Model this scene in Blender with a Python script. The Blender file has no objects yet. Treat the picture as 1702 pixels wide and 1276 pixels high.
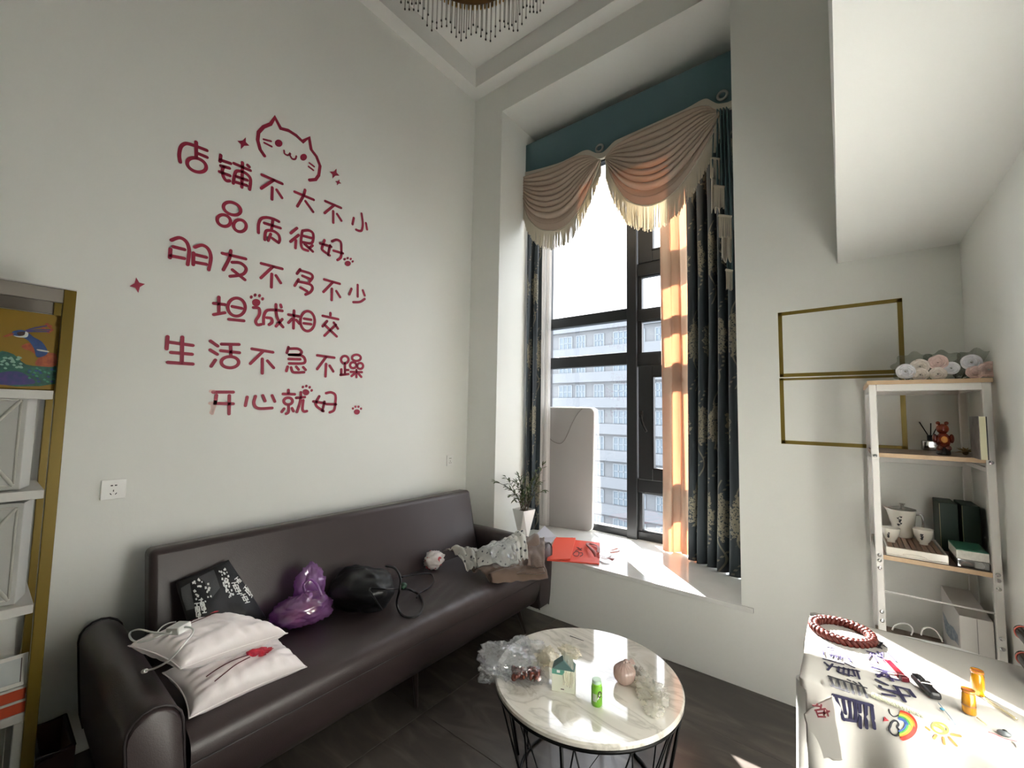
import bpy, bmesh, math, random
from mathutils import Vector, Matrix, noise, Euler
random.seed(7)
PI = math.pi
SC = bpy.context.scene
COL = SC.collection

# ---------------------------------------------------------------- camera, world, sun, exposure
F_PX, CX, CY = 698.736, 851.0, 638.0
YAW, PIT, ROL = 0.663331, 0.0695609, 0.0177595
CAM = Vector((2.6466, -2.7428, 1.5))
_f = Vector((-math.sin(YAW)*math.cos(PIT), math.cos(YAW)*math.cos(PIT), math.sin(PIT)))
_r = Vector((math.cos(YAW), math.sin(YAW), 0)); _u = _r.cross(_f)
CR = _r*math.cos(ROL) + _u*math.sin(ROL)
CU = -_r*math.sin(ROL) + _u*math.cos(ROL)
cd = bpy.data.cameras.new('camera'); cam = bpy.data.objects.new('camera', cd); COL.objects.link(cam)
m3 = Matrix((CR, CU, -_f)).transposed()
cam.matrix_world = Matrix.Translation(CAM) @ m3.to_4x4()
cd.sensor_width = 36; cd.lens = F_PX*36/1702; cd.clip_start = 0.02; cd.clip_end = 500
SC.camera = cam

def at(px, py, ax, val):
    """photo pixel -> point on the world plane axis[ax] == val"""
    d = _f + CR*((px-CX)/F_PX) - CU*((py-CY)/F_PX)
    return CAM + d*((val-CAM[ax])/d[ax])

SC.view_settings.view_transform = 'Standard'; SC.view_settings.look = 'None'
SC.view_settings.exposure = 3.25; SC.view_settings.gamma = 1.0
SC.view_settings.use_curve_mapping = False
SC.cycles.max_bounces = 12; SC.cycles.diffuse_bounces = 8; SC.cycles.glossy_bounces = 4
SC.cycles.transmission_bounces = 8; SC.cycles.transparent_max_bounces = 16
SC.cycles.caustics_reflective = False; SC.cycles.caustics_refractive = False
SC.cycles.use_denoising = True; SC.cycles.sample_clamp_indirect = 8

wd = bpy.data.worlds.new('world'); SC.world = wd; wd.use_nodes = True
nt = wd.node_tree; bg = nt.nodes['Background']
sky = nt.nodes.new('ShaderNodeTexSky'); sky.sky_type = 'HOSEK_WILKIE'; sky.turbidity = 6
sky.sun_direction = Vector((-1, 1, 0.85)).normalized()
mx = nt.nodes.new('ShaderNodeMix'); mx.data_type = 'RGBA'; mx.inputs[0].default_value = 0.8
mx.inputs[7].default_value = (0.93, 0.955, 1.0, 1)
nt.links.new(sky.outputs[0], mx.inputs[6]); nt.links.new(mx.outputs[2], bg.inputs[0])
bg.inputs[1].default_value = 0.82
sl = bpy.data.lights.new('sun', 'SUN'); sl.energy = 10.5; sl.angle = 0.009; sl.color = (1, 0.955, 0.90)
so = bpy.data.objects.new('sun', sl); COL.objects.link(so)
so.rotation_euler = Vector((-1, 1, 0.83)).to_track_quat('Z', 'Y').to_euler()
# sampling portal in the window opening (no light of its own)
pl = bpy.data.lights.new('window_portal', 'AREA'); pl.shape = 'RECTANGLE'; pl.size = 2.0; pl.size_y = 3.7
pl.cycles.is_portal = True
po = bpy.data.objects.new('window_portal', pl); COL.objects.link(po)
po.location = (1.24, 0.99, 2.3); po.rotation_euler = (-PI/2, 0, 0)
# added soft fill light behind the camera, stands for no known lamp
fl = bpy.data.lights.new('rear_fill_light', 'AREA'); fl.shape = 'RECTANGLE'; fl.size = 1.6; fl.size_y = 1.2
fl.energy = 0.02; fl.color = (0.95, 1, 0.97)
fo = bpy.data.objects.new('rear_fill_light', fl); COL.objects.link(fo)
fo.location = (1.3, -5.0, 4.2); fo.rotation_euler = (math.radians(25), 0, 0)

# ---------------------------------------------------------------- materials
def lin(c):
    if isinstance(c, str):
        c = [int(c[i:i+2], 16)/255 for i in (0, 2, 4)]
    return tuple((x/12.92 if x <= 0.04045 else ((x+0.055)/1.055)**2.4) for x in c) + (1,)
MATS = {}
def mat(name, color='808080', rough=0.6, metal=0.0, spec=0.5, bump=None, mottle=None, emit=None, trans=0, alpha=None, coat=0, sheen=0, sss=None):
    if name in MATS: return MATS[name]
    m = bpy.data.materials.new(name); m.use_nodes = True
    n = m.node_tree; b = n.nodes['Principled BSDF']
    b.inputs['Base Color'].default_value = lin(color)
    b.inputs['Roughness'].default_value = rough; b.inputs['Metallic'].default_value = metal
    b.inputs['Specular IOR Level'].default_value = spec
    if trans: b.inputs['Transmission Weight'].default_value = trans
    if coat: b.inputs['Coat Weight'].default_value = coat; b.inputs['Coat Roughness'].default_value = 0.05
    if sheen: b.inputs['Sheen Weight'].default_value = sheen
    if emit: b.inputs['Emission Color'].default_value = lin(emit[0]); b.inputs['Emission Strength'].default_value = emit[1]
    tc = None
    if bump or mottle:
        tc = n.nodes.new('ShaderNodeTexCoord')
    if mottle:   # (scale, amount, second colour)
        t = n.nodes.new('ShaderNodeTexNoise'); t.inputs['Scale'].default_value = mottle[0]; t.inputs['Detail'].default_value = 5
        n.links.new(tc.outputs['Object'], t.inputs['Vector'])
        r = n.nodes.new('ShaderNodeMapRange'); r.inputs[1].default_value = 0.35; r.inputs[2].default_value = 0.65
        r.inputs[4].default_value = mottle[1]; n.links.new(t.outputs[0], r.inputs[0])
        x = n.nodes.new('ShaderNodeMix'); x.data_type = 'RGBA'
        x.inputs[6].default_value = lin(color); x.inputs[7].default_value = lin(mottle[2])
        n.links.new(r.outputs[0], x.inputs[0]); n.links.new(x.outputs[2], b.inputs['Base Color'])
    if bump:     # (scale, strength)
        t = n.nodes.new('ShaderNodeTexNoise'); t.inputs['Scale'].default_value = bump[0]; t.inputs['Detail'].default_value = 4
        n.links.new(tc.outputs['Object'], t.inputs['Vector'])
        bp = n.nodes.new('ShaderNodeBump'); bp.inputs['Strength'].default_value = bump[1]; bp.inputs['Distance'].default_value = 0.01
        n.links.new(t.outputs[0], bp.inputs['Height']); n.links.new(bp.outputs[0], b.inputs['Normal'])
    MATS[name] = m; return m

def film(name, color='f4f6f8', clear=0.7, rough=0.12, white=0.25, gloss=0.25):
    """thin see-through sheet: transparent + glossy + a little translucent"""
    if name in MATS: return MATS[name]
    m = bpy.data.materials.new(name); m.use_nodes = True; n = m.node_tree; n.nodes.clear()
    out = n.nodes.new('ShaderNodeOutputMaterial')
    tr = n.nodes.new('ShaderNodeBsdfTransparent'); tr.inputs[0].default_value = lin(color)
    gl = n.nodes.new('ShaderNodeBsdfGlossy'); gl.inputs['Roughness'].default_value = rough
    df = n.nodes.new('ShaderNodeBsdfDiffuse'); df.inputs[0].default_value = lin(color)
    tl = n.nodes.new('ShaderNodeBsdfTranslucent'); tl.inputs[0].default_value = lin(color)
    a = n.nodes.new('ShaderNodeMixShader'); n.links.new(df.outputs[0], a.inputs[1]); n.links.new(tl.outputs[0], a.inputs[2])
    b = n.nodes.new('ShaderNodeMixShader'); b.inputs[0].default_value = gloss/(gloss+white+1e-6)
    n.links.new(a.outputs[0], b.inputs[1]); n.links.new(gl.outputs[0], b.inputs[2])
    c = n.nodes.new('ShaderNodeMixShader'); c.inputs[0].default_value = 1-clear
    n.links.new(tr.outputs[0], c.inputs[1]); n.links.new(b.outputs[0], c.inputs[2])
    n.links.new(c.outputs[0], out.inputs[0])
    MATS[name] = m; return m

def cloth_mat(name, color, transl=0.4, thin=0.0, tl_color=None):
    if name in MATS: return MATS[name]
    m = bpy.data.materials.new(name); m.use_nodes = True; n = m.node_tree; n.nodes.clear()
    out = n.nodes.new('ShaderNodeOutputMaterial')
    df = n.nodes.new('ShaderNodeBsdfDiffuse'); df.inputs[0].default_value = lin(color)
    tl = n.nodes.new('ShaderNodeBsdfTranslucent'); tl.inputs[0].default_value = lin(tl_color or color)
    a = n.nodes.new('ShaderNodeMixShader'); a.inputs[0].default_value = transl
    n.links.new(df.outputs[0], a.inputs[1]); n.links.new(tl.outputs[0], a.inputs[2]); last = a
    if thin:
        tr = n.nodes.new('ShaderNodeBsdfTransparent'); c = n.nodes.new('ShaderNodeMixShader'); c.inputs[0].default_value = thin
        n.links.new(a.outputs[0], c.inputs[1]); n.links.new(tr.outputs[0], c.inputs[2]); last = c
    n.links.new(last.outputs[0], out.inputs[0]); MATS[name] = m; return m

# ---------------------------------------------------------------- mesh builder
ORG = {}      # object name -> world origin
class MB:
    def __init__(s): s.v = []; s.f = []; s.uv = {}
    def add(s, vs, fs, M=None):
        o = len(s.v)
        for p in vs:
            p = Vector(p); s.v.append(M @ p if M else p)
        for f in fs: s.f.append([i+o for i in f])
        return s
    def box(s, lo, hi, M=None):
        x0, y0, z0 = lo; x1, y1, z1 = hi
        vs = [(x0,y0,z0),(x1,y0,z0),(x1,y1,z0),(x0,y1,z0),(x0,y0,z1),(x1,y0,z1),(x1,y1,z1),(x0,y1,z1)]
        return s.add(vs, [(0,3,2,1),(4,5,6,7),(0,1,5,4),(1,2,6,5),(2,3,7,6),(3,0,4,7)], M)
    def grid(s, fn, nu, nv, cu=False, cv=False, M=None, flip=False):
        vs = [fn(i/(nu if cu else nu-1), j/(nv if cv else nv-1)) for i in range(nu) for j in range(nv)]
        fs = []
        for i in range(nu if cu else nu-1):
            for j in range(nv if cv else nv-1):
                a = i*nv+j; b = ((i+1) % nu)*nv+j; c = ((i+1) % nu)*nv+(j+1) % nv; d = i*nv+(j+1) % nv
                fs.append((a, d, c, b) if flip else (a, b, c, d))
        return s.add(vs, fs, M)
    def lathe(s, prof, c=(0,0,0), n=24, M=None, sx=1, sy=1):
        T = Matrix.Translation(Vector(c)); T = (M @ T) if M else T
        vs = []; fs = []; k = len(prof)
        for i in range(n):
            a = 2*PI*i/n
            for r, z in prof: vs.append((r*math.cos(a)*sx, r*math.sin(a)*sy, z))
        for i in range(n):
            for j in range(k-1):
                a = i*k+j; b = ((i+1) % n)*k+j
                fs.append((a, b, b+1, a+1))
        if prof[0][0] > 1e-6: fs.append([i*k for i in range(n)][::-1])
        if prof[-1][0] > 1e-6: fs.append([i*k+k-1 for i in range(n)])
        return s.add(vs, fs, T)
    def tube(s, pts, r, n=8, closed=False, M=None):
        pts = [Vector(p) for p in pts]; k = len(pts); vs = []; fs = []
        rr = r if isinstance(r, (list, tuple)) else [r]*k
        up = Vector((0, 0, 1)); prev = None
        for i, p in enumerate(pts):
            if closed: d = pts[(i+1) % k]-pts[i-1]
            else: d = pts[min(i+1, k-1)]-pts[max(i-1, 0)]
            if d.length < 1e-9: d = Vector((0, 0, 1))
            d.normalize()
            if prev is None:
                a = up if abs(d.dot(up)) < 0.9 else Vector((1, 0, 0))
                x = d.cross(a).normalized()
            else:
                x = (prev - d*prev.dot(d))
                x = x.normalized() if x.length > 1e-6 else d.orthogonal().normalized()
            prev = x; y = d.cross(x)
            for j in range(n):
                t = 2*PI*j/n; vs.append(p + (x*math.cos(t)+y*math.sin(t))*rr[i])
        for i in range(k if closed else k-1):
            for j in range(n):
                a = i*n+j; b = i*n+(j+1) % n; c = ((i+1) % k)*n+(j+1) % n; d_ = ((i+1) % k)*n+j
                fs.append((a, b, c, d_))
        if not closed:
            fs.append(list(range(n))[::-1]); fs.append([(k-1)*n+j for j in range(n)])
        return s.add(vs, fs, M)
    def prism(s, poly, d, M=None):
        """poly: list of 3D points (planar), extruded by vector d"""
        d = Vector(d); n = len(poly); vs = [Vector(p) for p in poly]+[Vector(p)+d for p in poly]
        fs = [list(range(n))[::-1], [n+i for i in range(n)]]+[(i, (i+1) % n, n+(i+1) % n, n+i) for i in range(n)]
        return s.add(vs, fs, M)
    def sphere(s, c, r, nu=16, nv=10, M=None, fn=None):
        c = Vector(c); r = Vector(r) if not isinstance(r, (int, float)) else Vector((r, r, r))
        vs = []; fs = []
        for j in range(nv+1):
            ph = PI*j/nv
            for i in range(nu):
                th = 2*PI*i/nu
                d = Vector((math.sin(ph)*math.cos(th), math.sin(ph)*math.sin(th), math.cos(ph)))
                k = fn(d) if fn else 1
                vs.append(c + Vector((d.x*r.x, d.y*r.y, d.z*r.z))*k)
        for j in range(nv):
            for i in range(nu):
                a = j*nu+i; b = j*nu+(i+1) % nu
                fs.append((a, a+nu, b+nu, b))
        return s.add(vs, fs, M)
    def build(s, name, m, parent=None, smooth=False, bevel=0, seg=2, solid=0, sub=0, world_loc=None, weld=True):
        me = bpy.data.meshes.new(name); ob = bpy.data.objects.new(name, me); COL.objects.link(ob)
        if parent is not None:
            org = ORG[parent.name]; ob.parent = parent
        else:
            if world_loc is None:
                xs = [p.x for p in s.v]; ys = [p.y for p in s.v]; zs = [p.z for p in s.v]
                world_loc = Vector(((min(xs)+max(xs))/2, (min(ys)+max(ys))/2, min(zs)))
            org = Vector(world_loc); ob.location = org
        ORG[ob.name] = org
        me.from_pydata([p-org for p in s.v], [], s.f)
        if weld:
            bm = bmesh.new(); bm.from_mesh(me); bmesh.ops.remove_doubles(bm, verts=bm.verts, dist=1e-6)
            bmesh.ops.recalc_face_normals(bm, faces=bm.faces); bm.to_mesh(me); bm.free()
        for mm in (m if isinstance(m, (list, tuple)) else [m]): me.materials.append(mm)
        if smooth:
            for p in me.polygons: p.use_smooth = True
            if smooth == 'auto': me.set_sharp_from_angle(angle=math.radians(40))
        if bevel:
            b = ob.modifiers.new('bevel', 'BEVEL'); b.width = bevel; b.segments = seg; b.limit_method = 'ANGLE'; b.angle_limit = math.radians(35)
        if solid:
            b = ob.modifiers.new('solid', 'SOLIDIFY'); b.thickness = solid; b.offset = 0
        if sub:
            b = ob.modifiers.new('sub', 'SUBSURF'); b.levels = sub; b.render_levels = sub
        return ob
def tag(o, label=None, cat=None, group=None, kind=None):
    if label: o['label'] = label
    if cat: o['category'] = cat
    if group: o['group'] = group
    if kind: o['kind'] = kind
    return o
def thing(name, label, cat, loc, group=None, kind=None):
    o = bpy.data.objects.new(name, None); COL.objects.link(o); o.location = loc; o.empty_display_size = 0.05
    ORG[o.name] = Vector(loc)
    return tag(o, label, cat, group, kind)
def struct(o): o['kind'] = 'structure'; return o
def copy_tree(o, parent=None, off=Vector((0,0,0))):
    c = o.copy(); COL.objects.link(c); c.parent = parent
    ORG[c.name] = ORG[o.name]+off
    for ch in list(o.children): copy_tree(ch, c, off)
    return c
def rotz(c, a): return Matrix.Translation(Vector(c)) @ Matrix.Rotation(a, 4, 'Z') @ Matrix.Translation(-Vector(c))
def frame(c, a=0, rx=0, ry=0): return Matrix.Translation(Vector(c)) @ Euler((rx, ry, a)).to_matrix().to_4x4()
def crom(pts, n=6, closed=False):
    pts = [Vector(p) for p in pts]; k = len(pts); out = []
    if k < 3: return pts
    for i in range(k if closed else k-1):
        if closed: p0, p1, p2, p3 = pts[i-1], pts[i], pts[(i+1) % k], pts[(i+2) % k]
        else: p0, p1, p2, p3 = pts[max(i-1, 0)], pts[i], pts[i+1], pts[min(i+2, k-1)]
        for j in range(n):
            t = j/n
            out.append(0.5*((2*p1)+(p2-p0)*t+(2*p0-5*p1+4*p2-p3)*t*t+(3*p1-p0-3*p2+p3)*t**3))
    if not closed: out.append(pts[-1])
    return out
def nz(p, s=1, seed=0): return noise.noise(Vector(p)*s+Vector((seed*3.7, seed*1.3, seed*2.1)))
def lerp(a, b, t): return a+(b-a)*t
def interp(pts, t):
    """polyline by arc length"""
    L = [0]
    for i in range(1, len(pts)): L.append(L[-1]+(pts[i]-pts[i-1]).length)
    d = t*L[-1]
    for i in range(1, len(pts)):
        if d <= L[i] or i == len(pts)-1:
            k = (d-L[i-1])/max(1e-9, L[i]-L[i-1]); return pts[i-1].lerp(pts[i], k)

# ================================================================ THE SETTING
XR, YB, ZC, ZSILL = 3.10, -5.8, 4.44, 0.446
NX0, NX1, NZ1, NYD = 0.337, 2.175, 4.195, 0.83
M_wall = mat('wall_paint', 'e7e8e3', 0.75, bump=(60, 0.05), spec=0.3)
M_ceil = mat('ceiling_paint', 'e4e4e0', 0.8)
M_sill = mat('sill_stone', 'e6e6e2', 0.14, coat=0.4, spec=0.6, mottle=(9, 0.5, 'dcdcd8'))

def slab(name, lo, hi, m=M_wall, bevel=0):
    return struct(MB().box(lo, hi).build(name, m, bevel=bevel))
slab('wall_left', (-0.15, YB-0.15, -0.1), (0, 0, 4.8))
slab('wall_right', (XR, YB-0.15, -0.1), (XR+0.15, 0, 4.8))
slab('wall_back', (-0.15, YB-0.15, -0.1), (XR+0.15, YB, 4.8))
b = MB()
b.box((-0.15, 0, -0.1), (NX0, 0.83, 4.8)); b.box((NX1, 0, -0.1), (XR+0.15, 0.83, 4.8))
b.box((NX0, 0, NZ1), (NX1, 0.83, 4.8)); b.box((NX0, 0, -0.1), (NX1, 0.83, ZSILL-0.026))
wf = struct(b.build('wall_front', M_wall, weld=False))
# outer window wall closing the sides behind the curtains
b = MB(); b.box((-0.15, 0.83, -0.1), (0.26, 0.98, 4.8)); b.box((2.26, 0.83, -0.1), (XR+0.15, 0.98, 4.8))
b.box((0.26, 0.83, 4.0), (2.26, 0.98, 4.8)); b.box((0.26, 0.83, -0.1), (2.26, 0.98, ZSILL-0.026))
b = b.build('wall_outer', M_wall, weld=False); struct(b)
# sill slab
b = MB(); b.box((0.24, -0.022, ZSILL-0.026), (2.236, 0.0, ZSILL)); b.box((NX0, -0.001, ZSILL-0.0255), (NX1, 0.98, ZSILL))
struct(b.build('trim_1', M_sill, bevel=0.002, weld=False))

# ceiling with a stepped border
b = MB(); b.box((-0.15, YB, 4.62), (XR+0.15, 0, 4.8))
struct(b.build('ceiling', M_ceil))
b = MB()
b.box((0, -0.125, ZC), (XR, 0, 4.62)); b.box((0, YB, ZC), (0.12, -0.125, 4.62)); b.box((0.12, YB, ZC), (XR, YB+0.12, 4.62))
struct(b.build('trim_2', M_ceil, weld=False))
# mezzanine slab over the right side
M_mezz = mat('mezzanine_paint', 'eeefec', 0.65, spec=0.3)
b = MB(); b.box((2.657, YB, 2.316), (XR, 0, 2.50)); b.box((2.657, YB, 2.50), (2.72, 0, ZC))
struct(b.build('trim_3', M_mezz, weld=False))

# floor of large dark tiles
M_grout = mat('floor_grout', '1e1c1a', 0.8)
struct(MB().box((-0.15, YB, -0.12), (XR+0.15, 0, -0.004)).build('floor', M_grout))
fl_ob = bpy.data.objects['floor']
def tile_mat():
    m = bpy.data.materials.new('floor_tile'); m.use_nodes = True; n = m.node_tree; bs = n.nodes['Principled BSDF']
    tc = n.nodes.new('ShaderNodeTexCoord'); oi = n.nodes.new('ShaderNodeObjectInfo')
    ad = n.nodes.new('ShaderNodeVectorMath'); ad.operation = 'ADD'
    sc_ = n.nodes.new('ShaderNodeVectorMath'); sc_.operation = 'SCALE'; sc_.inputs['Scale'].default_value = 1
    cb = n.nodes.new('ShaderNodeCombineXYZ'); mu = n.nodes.new('ShaderNodeMath'); mu.operation = 'MULTIPLY'; mu.inputs[1].default_value = 37
    n.links.new(oi.outputs['Random'], mu.inputs[0]); n.links.new(mu.outputs[0], cb.inputs[0]); n.links.new(mu.outputs[0], cb.inputs[2])
    n.links.new(tc.outputs['Object'], ad.inputs[0]); n.links.new(cb.outputs[0], ad.inputs[1])
    t1 = n.nodes.new('ShaderNodeTexNoise'); t1.inputs['Scale'].default_value = 2.2; t1.inputs['Detail'].default_value = 9; t1.inputs['Distortion'].default_value = 1.6
    mp = n.nodes.new('ShaderNodeMapping'); mp.inputs['Rotation'].default_value = (0, 0, 0.9); mp.inputs['Scale'].default_value = (1, 3.4, 1)
    n.links.new(ad.outputs[0], mp.inputs[0]); n.links.new(mp.outputs[0], t1.inputs['Vector'])
    cr = n.nodes.new('ShaderNodeValToRGB'); e = cr.color_ramp.elements
    e[0].position = 0.36; e[0].color = lin('4a4541'); e[1].position = 0.7; e[1].color = lin('5c5650')
    x = cr.color_ramp.elements.new(0.52); x.color = lin('504a45')
    n.links.new(t1.outputs[0], cr.inputs[0]); n.links.new(cr.outputs[0], bs.inputs['Base Color'])
    bs.inputs['Roughness'].default_value = 0.22; bs.inputs['Specular IOR Level'].default_value = 0.5
    MATS['tile'] = m; return m
M_tile = tile_mat()
T = 0.8; gx0 = 0.16; gy0 = -0.46
tile_me = None
for i in range(-1, 4):
    for j in range(-7, 1):
        x0, x1 = max(0.001, gx0+i*T), min(XR-0.001, gx0+(i+1)*T)
        y0, y1 = max(YB+0.001, gy0+j*T), min(-0.001, gy0+(j+1)*T)
        if x1-x0 < 0.02 or y1-y0 < 0.02: continue
        q = MB().box((x0+0.001, y0+0.001, -0.0039), (x1-0.001, y1-0.001, 0.0)).build('tile', M_tile, fl_ob, bevel=0.0008, seg=1)
M_mortar = None

# window: dark aluminium frame, sashes and panes
M_alu = mat('dark_aluminium', '26282a', 0.38, metal=0.3, spec=0.5, bump=(200, 0.02))
M_pane = film('window_glass', 'f8f9fa', clear=0.94, rough=0.0, white=0.02, gloss=0.5)
M_blk = mat('black_metal', '101010', 0.4, metal=0.6)
M_chrome = mat('chrome', 'c8c8c8', 0.2, metal=1)
win = thing('window_1', None, None, (1.24, 0.86, ZSILL), kind='structure')
Y0, Y1 = 0.83, 0.90
def bar(name, x0, x1, z0, z1, y0=Y0, y1=Y1, p=win, m=M_alu, bev=0.004):
    return MB().box((x0, y0, z0), (x1, y1, z1)).build(name, m, p, bevel=bev, seg=2)
bar('jamb', 0.262, 0.33, ZSILL, 4.0); bar('jamb', 2.18, 2.258, ZSILL, 4.0)
bar('head', 0.33, 2.18, 3.93, 4.0); bar('bottom_rail', 0.33, 1.161, ZSILL, 0.51, bev=0.006); bar('bottom_rail', 1.25, 1.79, ZSILL, 0.515); bar('bottom_rail', 1.87, 2.18, ZSILL, 0.515)
bar('mullion', 1.161, 1.252, ZSILL, 3.93, Y0-0.025, Y1); bar('mullion', 1.79, 1.87, ZSILL, 3.93, Y0-0.02, Y1)
for z0, z1 in ((2.36, 2.463), (1.955, 2.065)): bar('transom', 0.33, 1.161, z0, z1)
for z0, z1 in ((2.735, 2.85), (2.335, 2.43), (1.93, 2.042), (0.845, 0.96)):
    bar('transom', 1.252, 1.79, z0, z1); bar('transom', 1.87, 2.18, z0, z1)
def glass(x0, x1, z0, z1, p=win): return MB().box((x0, 0.868, z0), (x1, 0.874, z1)).build('pane', M_pane, p)
for z0, z1 in ((0.51, 1.955), (2.065, 2.36), (2.463, 3.93)): glass(0.33, 1.161, z0, z1)
for z0, z1 in ((0.515, 0.845), (2.042, 2.335), (2.43, 2.735)):
    glass(1.252, 1.79, z0, z1)
    for (a, b_, c, d) in ((1.252, 1.286, z0, z1), (1.756, 1.79, z0, z1), (1.286, 1.756, z0, z0+0.012), (1.286, 1.756, z1-0.012, z1)): bar('bead', a, b_, c, d, 0.842, 0.89)
for z0, z1 in ((0.515, 0.845), (0.96, 1.93), (2.042, 2.335), (2.43, 2.735), (2.85, 3.93)): glass(1.87, 2.18, z0, z1)
def sash(z0, z1, handle=True):
    x0, x1 = 1.262, 1.782
    b = MB(); w = 0.125
    for lo, hi in (((x0, 0.815, z0), (x0+w, 0.875, z1)), ((x1-w, 0.815, z0), (x1, 0.875, z1)), ((x0+w, 0.815, z0), (x1-w, 0.875, z0+w*0.75)), ((x0+w, 0.815, z1-w*0.75), (x1-w, 0.875, z1))): b.box(lo, hi)
    s = b.build('sash', M_alu, win, bevel=0.005, weld=False)
    b = MB(); g = 0.012
    for lo, hi in (((x0+w, 0.806, z0+w*.75), (x0+w+g, 0.85, z1-w*.75)), ((x1-w-g, 0.806, z0+w*.75), (x1-w, 0.85, z1-w*.75)), ((x0+w, 0.806, z0+w*.75), (x1-w, 0.85, z0+w*.75+g)), ((x0+w, 0.806, z1-w*.75-g), (x1-w, 0.85, z1-w*.75))): b.box(lo, hi)
    b.build('gasket', mat('gasket', '0c0c0c', 0.5), s, weld=False)
    MB().box((x0+w, 0.85, z0+w*.75), (x1-w, 0.856, z1-w*.75)).build('pane', M_pane, s)
    if handle:
        hx = x0+0.03; hz = 1.50
        b = MB(); b.box((hx-0.014, 0.80, hz-0.04), (hx+0.014, 0.815, hz+0.04)); b.tube([(hx, 0.80, hz), (hx, 0.78, hz)], 0.008)
        b.tube(crom([(hx, 0.782, hz+0.005), (hx+0.01, 0.775, hz-0.03), (hx+0.03, 0.765, hz-0.08), (hx+0.06, 0.765, hz-0.135)], 4), [0.013]*8+[0.011]*5, 8)
        b.build('handle', M_blk, s, smooth=True, weld=False)
sash(0.955, 1.935); sash(2.845, 3.935, False)

# ================================================================ OUTSIDE
M_conc = mat('hazed_render_wall', '64686c', 0.9, mottle=(0.2, 0.6, '6c7073'))  # haze painted into the block's colours: windows kept close to wall tone
M_bandw = mat('balcony_band', '70757a', 0.9); M_bwin = mat('hazed_window_glass', '5c6a74', 0.5); M_bfr = mat('far_window_frame', '7c848a', 0.6)
def tower(label, x0, x1, y, ztop, zbot, dx, floor_h, seed, group='towers across the street', depth=14):
    rnd = random.Random(seed)
    b = thing('apartment_building', label, 'building', ((x0+x1)/2, y, zbot), group)
    MB().box((x0, y, zbot), (x1, y+depth, ztop)).build('wall', M_conc, b)
    MB().box((x0-0.2, y-0.5, ztop), (x1+0.2, y+depth, ztop+0.7)).build('parapet', M_bandw, b)
    z = ztop-floor_h
    wme = None
    while z > zbot:
        MB().box((x0-0.1, y-0.5, z-0.15), (x1+0.1, y, z+0.95)).build('balcony_band', M_bandw, b)
        x = x0+0.6; k = 0
        while x+dx*0.7 < x1:
            w = dx*(0.5 if k % 3 else 0.75)
            if wme is None or True:
                q = MB(); q.box((x, y-0.06, z+1.0), (x+w, y+0.0, z+floor_h-0.45))
                o = q.build('window', M_bwin, b)
                q = MB()
                for t in (0, 0.33, 0.66, 1): q.box((x+w*t-0.05, y-0.12, z+1.0), (x+w*t+0.05, y-0.06, z+floor_h-0.45))
                q.box((x, y-0.12, z+floor_h-0.5), (x+w, y-0.06, z+floor_h-0.4)); q.box((x, y-0.12, z+1.6), (x+w, y-0.06, z+1.68))
                q.build('window_frame', M_bfr, o, weld=False)
            x += dx; k += 1
        z -= floor_h
    return b
tower('grey and white apartment block with long balcony bands, seen through the window', -38, 2, 40, 11.0, -16, 2.3, 2.85, 3, group=None)
struct(MB().box((-90, 8, -16.3), (90, 120, -16)).build('ground_outside', mat('street', '55585a', 0.9)))

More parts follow.
